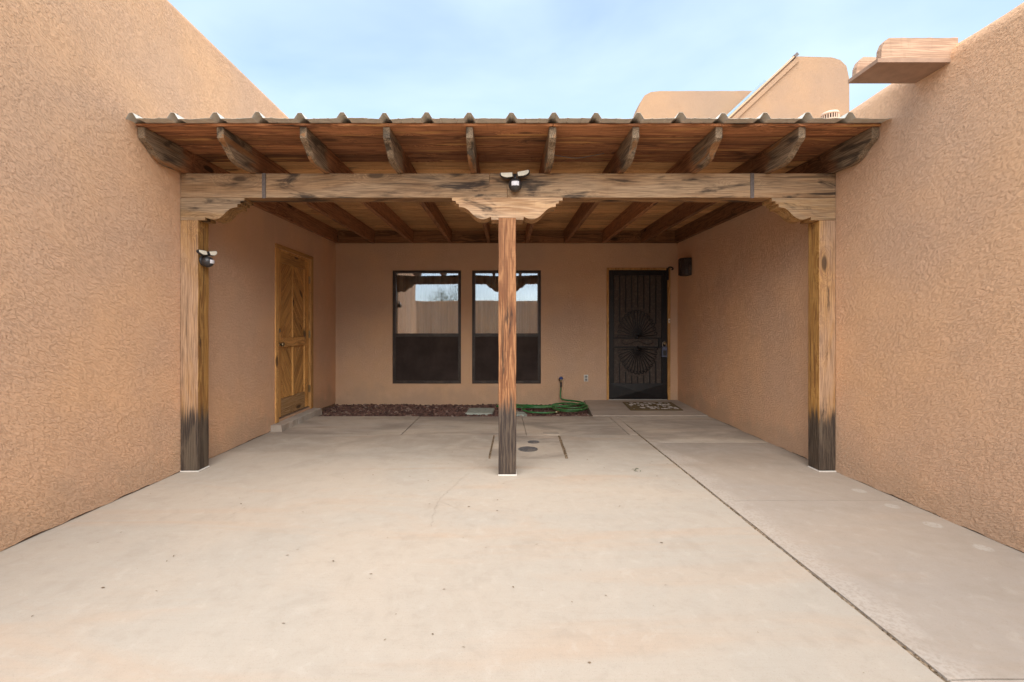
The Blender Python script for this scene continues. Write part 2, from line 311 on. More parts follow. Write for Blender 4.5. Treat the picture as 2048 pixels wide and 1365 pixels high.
M_straw = plain('straw_leaf', (0.40, 0.29, 0.14), 0.8, 0, 0.3, 30)
M_bark = plain('bark', (0.10, 0.075, 0.055), 0.9, 0, 0.3, 15)
M_pvc = plain('vent_pipe_paint', (0.56, 0.40, 0.29), 0.6, 0, 0.08, 30)
M_skyglass = plain('skylight_glazing', (0.10, 0.20, 0.28), 0.15, 0.0, 0.05, 10, spec=0.8)

def curtain_mat():
    m, nt, b, out = newmat('curtain_cloth')
    tc = N(nt, 'ShaderNodeTexCoord').outputs['Object']
    n = noise_(nt, map_(nt, tc, (18, 1, 0.4)), 1.0, 3, 0.6)
    c = mix_(nt, step_(nt, n, 0.35, 0.65), (0.62, 0.50, 0.38), (0.84, 0.72, 0.58))
    nt.links.new(c, b.inputs['Base Color']); b.inputs['Roughness'].default_value = 0.9
    return m
M_curtain = curtain_mat()
def glass_mat():
    m = bpy.data.materials.new('window_glass'); m.use_nodes = True; nt = m.node_tree; nt.nodes.clear()
    out = N(nt, 'ShaderNodeOutputMaterial')
    fr = N(nt, 'ShaderNodeFresnel', {'IOR': 3.0})
    g = N(nt, 'ShaderNodeBsdfGlossy', {'Color': (0.95, 0.97, 1, 1), 'Roughness': 0.0})
    t = N(nt, 'ShaderNodeBsdfTransparent', {'Color': (0.95, 0.95, 0.94, 1)})
    tc = N(nt, 'ShaderNodeTexCoord').outputs['Object']
    bp = N(nt, 'ShaderNodeBump', {'Strength': 0.25, 'Distance': 0.01, 'Height': noise_(nt, tc, 1.3, 1, 0.4)})
    nt.links.new(bp.outputs[0], g.inputs['Normal'])
    mx = N(nt, 'ShaderNodeMixShader', {0: fr.outputs[0], 1: t.outputs[0], 2: g.outputs[0]})
    nt.links.new(mx.outputs[0], out.inputs[0]); return m
M_glass = glass_mat()
def mat_mat():
    m, nt, b, out = newmat('doormat_coir')
    tc = N(nt, 'ShaderNodeTexCoord').outputs['Object']
    sx = N(nt, 'ShaderNodeSeparateXYZ', {0: tc})
    n = noise_(nt, tc, 160, 3, 0.7)
    base = mix_(nt, step_(nt, n, 0.3, 0.7), (0.085, 0.058, 0.022), (0.15, 0.105, 0.042))
    v = N(nt, 'ShaderNodeTexVoronoi', {'Vector': map_(nt, tc, (1, 0.8, 1)), 'Scale': 13.0, 'Randomness': 0.9}).outputs['Distance']
    w = noise_(nt, tc, 23, 2, 0.5)
    pr = step_(nt, math_(nt, 'ADD', v, math_(nt, 'MULTIPLY', math_(nt, 'SUBTRACT', w, 0.5), 1.1)), 0.44, 0.38)
    ins = math_(nt, 'MULTIPLY', step_(nt, math_(nt, 'ABSOLUTE', sx.outputs[0]), 0.33, 0.315), step_(nt, math_(nt, 'ABSOLUTE', sx.outputs[1]), 0.235, 0.22))
    c = mix_(nt, math_(nt, 'MULTIPLY', math_(nt, 'MULTIPLY', pr, ins), 0.9), base, (0.76, 0.72, 0.68))
    nt.links.new(c, b.inputs['Base Color']); b.inputs['Roughness'].default_value = 0.95
    bp = N(nt, 'ShaderNodeBump', {'Strength': 0.8, 'Distance': 0.004, 'Height': n}); nt.links.new(bp.outputs[0], b.inputs['Normal'])
    return m
M_mat = mat_mat()

# ------------------------------------------------------------------ object helpers
col = scene.collection
WLOC = {}
def empty(name, loc):
    o = bpy.data.objects.new(name, None); col.objects.link(o); o.location = loc; o.empty_display_size = 0.2
    WLOC[o.name] = Vector(loc); return o
def tag(o, label=None, cat=None, group=None, kind=None):
    if label: o['label'] = label
    if cat: o['category'] = cat
    if group: o['group'] = group
    if kind: o['kind'] = kind
    return o
def build(name, bm, mat, parent=None, smooth=False, origin=None):
    """link a bmesh given in world coordinates as one object; its origin goes to the middle of its base"""
    bmesh.ops.recalc_face_normals(bm, faces=bm.faces)
    if origin is None:
        xs = [v.co.x for v in bm.verts]; ys = [v.co.y for v in bm.verts]; zs = [v.co.z for v in bm.verts]
        origin = Vector(((min(xs)+max(xs))/2, (min(ys)+max(ys))/2, min(zs)))
    origin = Vector(origin)
    bmesh.ops.translate(bm, vec=-origin, verts=bm.verts)
    me = bpy.data.meshes.new(name); bm.to_mesh(me); bm.free()
    if smooth:
        for p in me.polygons: p.use_smooth = True
    me.materials.append(mat)
    o = bpy.data.objects.new(name, me); col.objects.link(o)
    WLOC[o.name] = origin
    if parent is not None:
        o.parent = parent; o.location = origin - WLOC[parent.name]
    else: o.location = origin
    return o
ID = lambda u, v, w: Vector((u, v, w))
def add_box(bm, a, b, mp=ID, bev=0.0):
    (x0, y0, z0), (x1, y1, z1) = a, b
    vs = [bm.verts.new(mp(x, y, z)) for x, y, z in ((x0,y0,z0),(x1,y0,z0),(x1,y1,z0),(x0,y1,z0),(x0,y0,z1),(x1,y0,z1),(x1,y1,z1),(x0,y1,z1))]
    fs = [bm.faces.new([vs[i] for i in f]) for f in ((0,1,2,3),(7,6,5,4),(0,4,5,1),(1,5,6,2),(2,6,7,3),(3,7,4,0))]
    if bev > 0:
        es = list({e for f in fs for e in f.edges})
        bmesh.ops.bevel(bm, geom=es, offset=bev, segments=2, affect='EDGES', profile=0.6)
    return vs
def box(name, a, b, mat, parent=None, mp=ID, bev=0.0):
    bm = bmesh.new(); add_box(bm, a, b, mp, bev); return build(name, bm, mat, parent)
def add_prism(bm, poly, lo, hi, mp):
    """poly: list of (p,q); mp(p,q,t) -> world"""
    A = [bm.verts.new(mp(p, q, lo)) for p, q in poly]; B = [bm.verts.new(mp(p, q, hi)) for p, q in poly]
    n = len(poly)
    f1 = bm.faces.new(A); f2 = bm.faces.new(B[::-1])
    sides = [bm.faces.new((A[i], A[(i+1) % n], B[(i+1) % n], B[i])) for i in range(n)]
    return f1, f2, sides
def catmull(pts, k=8):
    P = [Vector(p) for p in pts]; P = [2*P[0]-P[1]] + P + [2*P[-1]-P[-2]]; out = []
    for i in range(1, len(P)-2):
        a, b, c, d = P[i-1:i+3]
        for j in range(k):
            t = j/k
            out.append(0.5*((2*b)+(c-a)*t+(2*a-5*b+4*c-d)*t*t+(3*b-a-3*c+d)*t**3))
    out.append(P[-2]); return out
def add_tube(bm, pts, r, seg=8, cap=True):
    pts = [Vector(p) for p in pts]; rings = []; up = None
    for i, p in enumerate(pts):
        t = (pts[min(i+1, len(pts)-1)] - pts[max(i-1, 0)]).normalized()
        if up is None:
            up = Vector((0, 0, 1)) if abs(t.z) < 0.9 else Vector((1, 0, 0))
        s = t.cross(up)
        if s.length < 1e-5: s = t.cross(Vector((0.3, 1, 0.2)))
        s.normalize(); up = s.cross(t).normalized()
        rr = r(i/(len(pts)-1)) if callable(r) else r
        rings.append([bm.verts.new(p + (s*math.cos(2*math.pi*k/seg) + up*math.sin(2*math.pi*k/seg))*rr) for k in range(seg)])
    for a, b in zip(rings, rings[1:]):
        for k in range(seg): bm.faces.new((a[k], a[(k+1) % seg], b[(k+1) % seg], b[k]))
    if cap: bm.faces.new(rings[0]); bm.faces.new(rings[-1][::-1])
def add_lathe(bm, prof, c, seg=20, axis='Z'):
    """prof: (radius, height) from one end to the other"""
    rings = []
    for r, h in prof:
        ring = []
        for k in range(seg):
            a = 2*math.pi*k/seg; x, y = r*math.cos(a), r*math.sin(a)
            q = {'Z': (x, y, h), 'Y': (x, -h, y), 'X': (h, x, y)}[axis]
            ring.append(bm.verts.new(Vector(c)+Vector(q)))
        rings.append(ring)
    for a, b in zip(rings, rings[1:]):
        for k in range(seg): bm.faces.new((a[k], a[(k+1) % seg], b[(k+1) % seg], b[k]))
    bm.faces.new(rings[0]); bm.faces.new(rings[-1][::-1])
def wall_grid(bm, mp, u0, u1, w0, w1, holes=(), depth=0.12):
    us = sorted({u0, u1, *[h[0] for h in holes], *[h[1] for h in holes]}); ws = sorted({w0, w1, *[h[2] for h in holes], *[h[3] for h in holes]})
    for i in range(len(us)-1):
        for j in range(len(ws)-1):
            cu, cw = (us[i]+us[i+1])/2, (ws[j]+ws[j+1])/2
            if any(h[0] < cu < h[1] and h[2] < cw < h[3] for h in holes): continue
            bm.faces.new([bm.verts.new(mp(u, 0, w)) for u, w in ((us[i], ws[j]), (us[i+1], ws[j]), (us[i+1], ws[j+1]), (us[i], ws[j+1]))])
    for a, b, c, d in holes:
        q = [(a, c), (b, c), (b, d), (a, d)]
        for k in range(4):
            (p0, q0), (p1, q1) = q[k], q[(k+1) % 4]
            bm.faces.new([bm.verts.new(mp(*x)) for x in ((p0, 0, q0), (p1, 0, q1), (p1, -depth, q1), (p0, -depth, q0))])

XL, XR, YB = -2.70, 2.75, 7.25
mL = lambda u, v, w: Vector((XL+v, u, w))
mB = lambda u, v, w: Vector((u, YB-v, w))
mR = lambda u, v, w: Vector((XR-v, u, w))

# ------------------------------------------------------------------ ground and paving
bm = bmesh.new()
S = 400
cuts_x = [-S, XL-0.3, 1.23, XR+0.3, S]; cuts_y = [-S, -4.9, 6.16, YB+0.3, S]
f = bm.faces.new([bm.verts.new((x, y, -0.10)) for x, y in ((-S,-S),(S,-S),(S,S),(-S,S))])
g = build('ground', bm, M_joint); tag(g, 'bare dry earth under and around the concrete paving', 'ground', kind='structure')
patio = empty('concrete_patio', (0, 3, 0))
tag(patio, 'pale sandy concrete patio slabs with dirt filled joints between stucco walls', 'patio', kind='structure')
def slab(poly, z, mat, name='slab', label=None, slope=None, rough_edge=0.0):
    bm = bmesh.new()
    pts = []
    n = len(poly)
    for i in range(n):      # break long edges up so that the joint wanders a little
        a, b = Vector(poly[i]), Vector(poly[(i+1) % n]); L = (b-a).length; k = max(1, int(L/0.09)) if rough_edge else 1
        nrm = Vector((-(b-a).y, (b-a).x))/L
        for j in range(k):
            p = a+(b-a)*(j/k)
            if j > 0: p = p + nrm*rough_edge*mnoise.noise(Vector((p.x*5, p.y*5, 3.1)))
            pts.append(p)
    zf = (lambda x, y: z) if slope is None else slope
    top = [bm.verts.new((p.x, p.y, zf(p.x, p.y))) for p in pts]; bot = [bm.verts.new((p.x, p.y, -0.09)) for p in pts]
    ft = bm.faces.new(top); m = len(pts)
    for i in range(m): bm.faces.new((top[i], top[(i+1) % m], bot[(i+1) % m], bot[i]))
    bmesh.ops.bevel(bm, geom=list(ft.edges), offset=0.005, segments=2, affect='EDGES', profile=0.6)
    o = build(name, bm, mat, patio)
    if label: o['label'] = label
    return o
gj = 0.0035
E = 0.004
# large driveway slab with the notch cut for the clean-outs
slab([(XL-0.02, -4.6), (1.491, -4.6), (1.491, 5.095), (0.615, 5.095), (0.585, 4.168), (-0.155, 4.168), (-0.13, 5.095), (XL-0.02, 5.095)], 0.0, M_slab, rough_edge=E)
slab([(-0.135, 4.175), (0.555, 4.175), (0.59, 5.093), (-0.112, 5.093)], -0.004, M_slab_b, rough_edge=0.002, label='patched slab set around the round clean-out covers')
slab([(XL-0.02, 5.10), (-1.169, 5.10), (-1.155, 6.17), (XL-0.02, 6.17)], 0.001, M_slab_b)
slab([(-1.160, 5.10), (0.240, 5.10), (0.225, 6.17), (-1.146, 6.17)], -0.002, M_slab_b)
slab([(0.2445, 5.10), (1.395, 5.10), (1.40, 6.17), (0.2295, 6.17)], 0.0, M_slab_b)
slab([(1.402, 5.10), (1.493, 5.10), (1.51, 6.17), (1.407, 6.17)], 0.002, M_slab_s)
slab([(0.43, 5.115), (0.612, 5.115), (0.61, 5.235), (0.433, 5.235)], 0.006, M_slab, name='patch')
ys = [-4.6, -1.65, -0.05, 1.55, 3.15, 4.75, 6.165]
for i in range(len(ys)-1):
    x0 = 1.510
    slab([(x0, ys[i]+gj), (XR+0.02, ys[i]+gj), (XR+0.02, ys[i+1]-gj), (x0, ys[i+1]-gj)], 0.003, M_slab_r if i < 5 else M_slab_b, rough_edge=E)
slab([(1.19, 6.172), (XR+0.02, 6.172), (XR+0.02, YB+0.02), (1.26, YB+0.02)], 0.03, M_slab_s, slope=lambda x, y: 0.012+0.038*(y-6.17)/1.08, rough_edge=0.003, label='slightly raised rough concrete stoop before the door')

# debris packed into the open joints
bm = bmesh.new()
for x0, x1, y0, y1 in ((1.47, 1.53, -4.5, 6.15), (.55, .63, 4.17, 5.1), (-.17, -.10, 4.17, 5.1)):
    n = int((y1-y0)/.04); prev = None
    for i in range(n+1):
        y = y0+(y1-y0)*i/n; cur = [bm.verts.new((x, y, -.007+.006*mnoise.noise(Vector((x*60, y*9, 2))))) for x in (x0, (x0+x1)/2-.006, (x0+x1)/2, (x0+x1)/2+.006, x1)]
        if prev:
            for k in range(4): bm.faces.new((prev[k], prev[k+1], cur[k+1], cur[k]))
        prev = cur
o = build('joint_soil', bm, M_joint, patio)
bm = bmesh.new()
def crumb(bm, c, r):
    vs = [bm.verts.new(Vector(c)+Vector((random.uniform(-1, 1), random.uniform(-1, 1), random.uniform(-.5, .8))).normalized()*r*random.uniform(.6, 1.2)) for _ in range(6)]
    bmesh.ops.convex_hull(bm, input=vs)
for k in range(900):
    y = random.uniform(0.8, 6.1); crumb(bm, (1.5+random.uniform(-.010, .010), y, -0.012+random.uniform(0, .012)), random.uniform(.003, .008))
for k in range(260):
    t = random.random(); y = 4.2+t*0.88
    crumb(bm, (0.572+0.03*t+random.uniform(-.012, .012), y, -0.012+random.uniform(0, .012)), random.uniform(.003, .008))
    crumb(bm, (-0.146+0.025*t+random.uniform(-.007, .007), y, -0.012+random.uniform(0, .012)), random.uniform(.003, .006))
o = build('joint_debris', bm, M_leaf); tag(o, 'dirt and dry crumbs packed in the open paving joints', 'debris', kind='stuff')
def strip(pts, w, z, name, mat):
    bm = bmesh.new(); prev = None
    for i, p in enumerate(pts):
        p = Vector((p[0], p[1], z)); q = Vector((pts[min(i+1, len(pts)-1)])) - Vector(pts[max(i-1, 0)])
        n = Vector((-q.y, q.x, 0)).normalized()*w*random.uniform(.5, 1.2)
        cur = (bm.verts.new(p+n), bm.verts.new(p-n))
        if prev: bm.faces.new((prev[0], prev[1], cur[1], cur[0]))
        prev = cur
    return build(name, bm, mat, patio)
M_crack = plain('hairline_crack', (0.36, 0.30, 0.24), 0.95, 0, 0.3, 40)
def jag(a, b, n, amp):
    a, b = Vector(a), Vector(b); out = []
    for i in range(n+1):
        p = a+(b-a)*(i/n); out.append((p.x+random.uniform(-amp, amp), p.y+random.uniform(-amp, amp)*.5))
    return out
strip(jag((-0.15, 4.15), (-0.30, 3.75), 12, .012)+jag((-0.32, 3.7), (-0.46, 3.2), 18, .012)+jag((-0.47, 3.15), (-0.45, 2.75), 12, .010), 0.0011, 0.0022, 'crack', M_crack)
strip(jag((-0.46, 3.16), (-0.30, 3.0), 8, .008), 0.0009, 0.0022, 'crack', M_crack)

# ------------------------------------------------------------------ the house
house = empty('adobe_house', (0, YB, 0))
tag(house, 'tan stucco adobe house wrapping the patio with flat roofs and rounded parapets', 'house')
def parapet_profile(H, r, back, n=8):
    return [(-r+r*math.cos(a), H-r+r*math.sin(a)) for a in [i*math.pi/2/n for i in range(n+1)]] + [(-back, H)]
def add_profile(bm, mp, prof, u0, u1):
    for (v0, w0), (v1, w1) in zip(prof, prof[1:]):
        bm.faces.new([bm.verts.new(mp(u, v, w)) for u, v, w in ((u0, v0, w0), (u1, v0, w0), (u1, v1, w1), (u0, v1, w1))])
def frayed_base(bm, mp, u0, u1, w=0.009):
    """ragged lower edge of the plaster coat, standing a little off the slab"""
    n = int((u1-u0)/0.03); prev = None
    for i in range(n+1):
        u = u0+(u1-u0)*i/n
        wz = w + 0.010*max(-1, mnoise.noise(Vector((u*6, 1.7, u0)))) - 0.004*random.random() + (0.005 if mnoise.noise(Vector((u*1.3, 9.7, u0))) > 0.42 else 0)
        vv = 0.004*mnoise.noise(Vector((u*9, 4.7, u0)))
        cur = (bm.verts.new(mp(u, 0, 0.10)), bm.verts.new(mp(u, vv, wz)), bm.verts.new(mp(u, -0.03, wz)))
        if prev:
            bm.faces.new((prev[0], cur[0], cur[1], prev[1])); bm.faces.new((prev[1], cur[1], cur[2], prev[2]))
        prev = cur
# left wing
DL = (5.385, 6.335, 0.075, 2.145)
bm = bmesh.new(); HL, rL = 3.86, 0.07
wall_grid(bm, mL, 0.85, YB+0.1, 0.10, HL-rL, [(DL[0], DL[1], 0.10, DL[3])], 0.12)
frayed_base(bm, mL, 0.85, YB+0.1)
add_profile(bm, mL, parapet_profile(HL, rL, 6.0), 0.85, YB+0.1)
bm.faces.new([bm.verts.new((x, 0.85, z)) for x, z in ((XL-0.04, -0.05), (XL, 0.1), (XL, HL-rL), (XL-rL, HL), (XL-6.0, HL), (XL-6.0, -0.05))])
bm.faces.new([bm.verts.new((x, YB+0.1, z)) for x, z in ((XL, -0.05), (XL, HL-rL), (XL-rL, HL), (XL-6.0, HL), (XL-6.0, -0.05))])
bmesh.ops.remove_doubles(bm, verts=bm.verts, dist=0.0004)
o = build('wall', bm, M_wall_l, house); o['label'] = 'tall stucco wall with the pine side door'
box('footing', (0.87, -0.3, -0.08), (YB, -0.012, 0.11), M_earth, house, mL)
# right wing, lower, with a soft bullnose parapet
bm = bmesh.new(); HR, rR = 2.985, 0.12
wall_grid(bm, mR, -2.6, YB+0.1, 0.10, HR-rR)
frayed_base(bm, mR, -2.6, YB+0.1)
prof = [(-rR+rR*math.cos(a), HR-rR+rR*math.sin(a)) for a in [i*math.pi/16 for i in range(17)]] + [(-2*rR, 2.55), (-5.5, 2.55)]
n = 60
for i in range(n):
    u0 = -2.6+(YB+2.7)*i/n; u1 = -2.6+(YB+2.7)*(i+1)/n
    def wob(u, v, w): return mR(u, v, w+0.018*mnoise.noise(Vector((u*1.7, 3, 1)))*(1 if w > HR-rR+0.001 else 0))
    add_profile(bm, wob, prof, u0, u1)
bm.faces.new([bm.verts.new((x, -2.6, z)) for x, z in ((XR+0.04, -0.05), (XR, 0.1), (XR, HR-rR), (XR+0.04, HR-.03), (XR+rR, HR), (XR+2*rR, HR-rR), (XR+2*rR, 2.55), (XR+5.5, 2.55), (XR+5.5, -0.05))])
bmesh.ops.remove_doubles(bm, verts=bm.verts, dist=0.0004)
for fc in bm.faces: fc.smooth = fc.calc_center_median().z > HR-rR+.001
o = build('wall', bm, M_wall_r, house); o['label'] = 'low stucco wall with rounded parapet and wooden roof spout'
box('footing', (-2.58, -0.3, -0.08), (YB, -0.012, 0.11), M_earth, house, mR)
# back wall, windows and front door openings
W1 = (-1.793, -0.700, 0.308, 2.116); W2 = (-0.526, 0.574, 0.308, 2.116); DS = (1.618, 2.632, 0.05, 2.156)
bm = bmesh.new()
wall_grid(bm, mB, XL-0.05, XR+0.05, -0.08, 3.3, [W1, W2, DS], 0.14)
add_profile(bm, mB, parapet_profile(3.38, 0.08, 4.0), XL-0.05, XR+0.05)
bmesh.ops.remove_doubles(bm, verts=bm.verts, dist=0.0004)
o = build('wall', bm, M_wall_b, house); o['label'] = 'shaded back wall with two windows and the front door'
# a closed dark room behind the panes
bm = bmesh.new()
for f in (((-2.6, 7.40), (0.95, 7.40), None),):
    add_box(bm, (-2.4, 7.395, -0.05), (0.95, 10.4, 2.7))
bmesh.ops.delete(bm, geom=[f for f in bm.faces if all(abs(v.co.y-7.395) < 1e-4 for v in f.verts)], context='FACES')
build('room', bm, M_dark, house)

def window(Wd):
    a, b, c, d = Wd; wn = empty('window', mB((a+b)/2, 0, c)); wn.parent = house; wn.location = mB((a+b)/2, 0, c)-WLOC[house.name]
    bm = bmesh.new(); t = 0.035; m_ = 1.088
    add_box(bm, (a+.002, -0.10, c+.002), (a+t, -0.012, d-.002), mB, .003); add_box(bm, (b-t, -0.10, c+.002), (b-.002, -0.012, d-.002), mB, .003)
    add_box(bm, (a+t, -0.10, d-t*0.8), (b-t, -0.014, d-.002), mB, .003); add_box(bm, (a+t, -0.10, c+.002), (b-t, -0.014, c+t), mB, .003)
    add_box(bm, (a+t, -0.10, m_-0.022), (b-t, -0.02, m_+0.022), mB, .003)
    build('frame', bm, M_bronze, wn)
    bm = bmesh.new()    # outer storm track round the sash
    for q in ((a+t, a+t+.016, m_+.022, d-t*.8), (b-t-.016, b-t, m_+.022, d-t*.8)):
        add_box(bm, (q[0], -0.05, q[2]), (q[1], -0.030, q[3]), mB)
    add_box(bm, (a+t+.016, -0.05, d-t*.8-.012), (b-t-.016, -0.030, d-t*.8), mB)
    build('sash', bm, M_strap, wn)
    box('pane', (a+t+.016, -0.056, m_+0.022), (b-t-.016, -0.052, d-t*0.8-.012), M_glass, wn, lambda u, v, w: mB(u, v-.0066*(w-m_), w))
    bm = bmesh.new(); s = 0.012
    add_box(bm, (a+t, -0.036, c+t), (b-t, -0.033, m_-.022), mB)
    build('insect_screen', bm, M_screen, wn)
    bm = bmesh.new()
    x0, x1, z0, z1 = a+t, b-t, c+t, m_-.022
    add_box(bm, (x0, -.032, z0), (x0+s, -.022, z1), mB); add_box(bm, (x1-s, -.032, z0), (x1, -.022, z1), mB)
    add_box(bm, (x0+s, -.032, z0), (x1-s, -.022, z0+s), mB); add_box(bm, (x0+s, -.032, z1-s), (x1-s, -.022, z1), mB)
    build('screen_frame', bm, M_bronze, wn)
for Wd in (W1, W2): window(Wd)
def curtain(Wd, label, seed):
    a, b, c, d = Wd; bm = bmesh.new(); n = 150; rows = 6; grid = []
    for j in range(rows+1):
        w = c+0.02+(d-c+0.06)*j/rows; r = []
        for i in range(n+1):
            u = a-0.05+(b-a+0.1)*i/n
            v = 0.022*math.sin(u*58+1.3*math.sin(u*7+seed)) + 0.012*math.sin(u*23+seed)+0.004*math.sin(w*2+u*5)
            r.append(bm.verts.new(mB(u, -0.20+v, w)))
        grid.append(r)
    for j in range(rows):
        for i in range(n): bm.faces.new((grid[j][i], grid[j][i+1], grid[j+1][i+1], grid[j+1][i]))
    o = build('curtain', bm, M_curtain, None, smooth=True)
    tag(o, label, 'curtain', 'curtains behind the windows')
curtain(W1, 'tan pleated curtain behind the window nearer the pine door', 0.4)
curtain(W2, 'tan pleated curtain behind the window crossed by the middle post', 2.1)

# --- security door at the back
sdoor = empty('door', mB(2.12, 0, 0.05)); sdoor.parent = house; sdoor.location = mB(2.12, 0, 0.05)-WLOC[house.name]
sdoor['label'] = 'black steel security door with two fan-shaped sunbursts'
a, b, c, d = DS
bm = bmesh.new(); add_box(bm, (a+.002, -0.10, c+.003), (a+.034, 0.016, d-.002), mB, .003); o = build('jamb', bm, M_jamb, sdoor)
bm = bmesh.new(); add_box(bm, (b-.045, -0.10, c+.003), (b-.002, 0.016, d-.002), mB, .003); o = build('jamb', bm, M_jamb, sdoor)
bm = bmesh.new(); add_box(bm, (a+.034, -0.10, d-.036), (b-.045, 0.014, d-.002), mB, .003); o = build('head_jamb', bm, M_ledger if False else M_jamb, sdoor)
a1, b1, c1, d1 = a+.037, b-.048, c+.012, d-.039
box('threshold', (a+.034, -0.12, c-.02), (b-.045, -0.004, c+.010), M_plate, sdoor, mB)
box('inner_door', (a+.034, -0.13, c+.012), (b-.045, -0.095, d-.036), M_perf, sdoor, mB)
bm = bmesh.new(); st = 0.075
add_box(bm, (a1, -.035, c1), (a1+st, .000, d1), mB, .004); add_box(bm, (b1-st, -.035, c1), (b1, .000, d1), mB, .004)
add_box(bm, (a1+st, -.035, d1-.08), (b1-st, -.001, d1), mB, .004)
for w in (1.033, 0.89): add_box(bm, (a1+st, -.033, w-.011), (b1-st, -.002, w+.011), mB, .003)
add_box(bm, (b1-st-.06, -.033, .90), (b1-st, -.003, 1.022), mB, .003)
build('leaf_frame', bm, M_black, sdoor)
box('perforated_sheet', (a1+st, -.034, 0.31), (b1-st, -.0305, d1-.08), M_perf, sdoor, mB)
bm = bmesh.new()    # kick plate with a shallow pressed pyramid
k0, k1, z0, z1 = a1+.02, b1-.02, c1+.004, 0.312
P = [bm.verts.new(mB(u, v, w)) for u, v, w in ((k0, .003, z0), (k1, .003, z0), (k1, .003, z1), (k0, .003, z1), ((k0+k1)/2, .026, (z0+z1)/2))]
for i in range(4): bm.faces.new((P[i], P[(i+1) % 4], P[4]))
Q = [bm.verts.new(mB(u, -.03, w)) for u, w in ((k0, z0), (k1, z0), (k1, z1), (k0, z1))]
for i in range(4): bm.faces.new((P[i], P[(i+1) % 4], Q[(i+1) % 4], Q[i]))
build('kick_plate', bm, M_black, sdoor)
uc = (a1+b1)/2 - 0.005; rx, ryu, ryl = 0.325, 0.46, 0.44
def arc_w(u, up):
    t = (u-uc)/rx
    if abs(t) >= 1: return None
    return (1.045+ryu*math.sqrt(1-t*t)) if up else (0.878-ryl*math.sqrt(1-t*t))
for i in range(9):
    u = a1+st+0.004+(b1-a1-2*st-.008)*i/8
    wu = arc_w(u, True) or 1.045; wl = arc_w(u, False) or 0.878
    for lo, hi in ((wu+0.02 if wu > 1.05 else 1.045, d1-.08), (0.312, wl-0.02 if wl < .87 else .878)):
        bm = bmesh.new(); add_box(bm, (u-.007, -.026, lo), (u+.007, -.012, hi), mB)
        build('bar', bm, M_black, sdoor)
for up in (True, False):
    for k in range(17):
        ang = math.pi*(k+0.5)/17 if True else 0
        ca, sa = math.cos(ang), math.sin(ang)
        w0 = 1.045 if up else 0.878; ry = ryu if up else ryl; sg = 1 if up else -1
        rr = 0.90
        tip = (uc+rx*rr*ca, w0+sg*ry*rr*sa)
        bm = bmesh.new()
        pts = [mB(uc+0.035*ca, -.016, w0+sg*(0.035*sa+.01)), mB(tip[0], -.016, tip[1])]
        # the ray ends in a little hooked scroll
        dirv = Vector((rx*ca, sg*ry*sa)).normalized(); per = Vector((-dirv.y, dirv.x)); rl = 0.026
        cc = Vector(tip)+per*rl
        for q in range(1, 11):
            th = q/10*1.55*math.pi
            pp = cc - per*rl*math.cos(th)*(1-.03*q) + dirv*rl*math.sin(th)*(1-.03*q)
            pts.append(mB(pp.x, -.016, pp.y))
        add_tube(bm, pts, 0.0066, 5)
        build('ray', bm, M_black, sdoor)
    bm = bmesh.new(); add_lathe(bm, [(0.0, .02), (.03, .016), (.038, 0.0), (.038, -.004)], mB(uc, -.012, 1.055 if up else .868), 14, 'Y'); build('boss', bm, M_black, sdoor, smooth=True)
bm = bmesh.new()
for s in (-1, 1):
    pts = catmull([mB(uc+s*x, -.014, w) for x, w in ((.0, .985), (.05, .975), (.11, .945), (.18, .935), (.235, .955), (.25, .985), (.225, .992))], 5); add_tube(bm, pts, .005, 5)
build('scroll', bm, M_black, sdoor)
for i, w in enumerate((1.86, 1.1, .3)): box('hinge', (a1-.012, 0.001, w-.06), (a1+.012, .014, w+.06), M_black, sdoor, mB, .003)
bm = bmesh.new(); add_lathe(bm, [(.012, -.004), (.012, .02), (.020, .03), (.026, .045), (.022, .058), (.0, .062)], mB(b1-.055, 0, .955), 16, 'Y'); build('knob', bm, M_brass, sdoor, smooth=True)
bm = bmesh.new(); add_box(bm, (b1-.02, .001, d1-.16), (b1+.016, .03, d1+.03), mB, .004); pts = catmull([mB(b1+.0, .02, d1+.02), mB(b1+.03, .02, d1+.045), mB(b1+.07, .02, d1+.04), mB(b1+.085, .02, d1+.015), mB(b1+.062, .02, d1+.004)], 6); add_tube(bm, pts, .011, 7)
build('latch_bracket', bm, M_black, sdoor)
# lock box hanging from the knob
lb = empty('lock_box', mB(b1-.055, .03, .76))
tag(lb, 'blue-grey lock box hanging from the security door knob', 'lock box')
bm = bmesh.new(); add_box(bm, (b1-.095, .005, .735), (b1-.015, .050, .90), mB, .010); build('body', bm, M_lockbox, lb)
bm = bmesh.new(); add_tube(bm, catmull([mB(b1-.080, .03, .898), mB(b1-.083, .03, .95), mB(b1-.055, .03, .985), mB(b1-.027, .03, .95), mB(b1-.030, .03, .898)], 6), .005, 6); build('shackle', bm, M_nickel, lb, smooth=True)
bm = bmesh.new(); add_box(bm, (b1-.082, .0505, .76), (b1-.028, .053, .84), mB, .002); build('dial_plate', bm, M_darkpl, lb)
# door bell on the jamb
db = empty('doorbell', mB(b-.022, .007, 1.30)); tag(db, 'small cream doorbell button on the right jamb of the security door', 'doorbell')
box('plate', (b-.036, .0065, 1.275), (b-.006, .018, 1.345), M_cream, db, mB, .004)
bm = bmesh.new(); add_lathe(bm, [(.009, .0), (.009, .004), (.006, .006)], mB(b-.021, .0185, 1.31), 12, 'Y'); build('button', bm, M_strap, db)

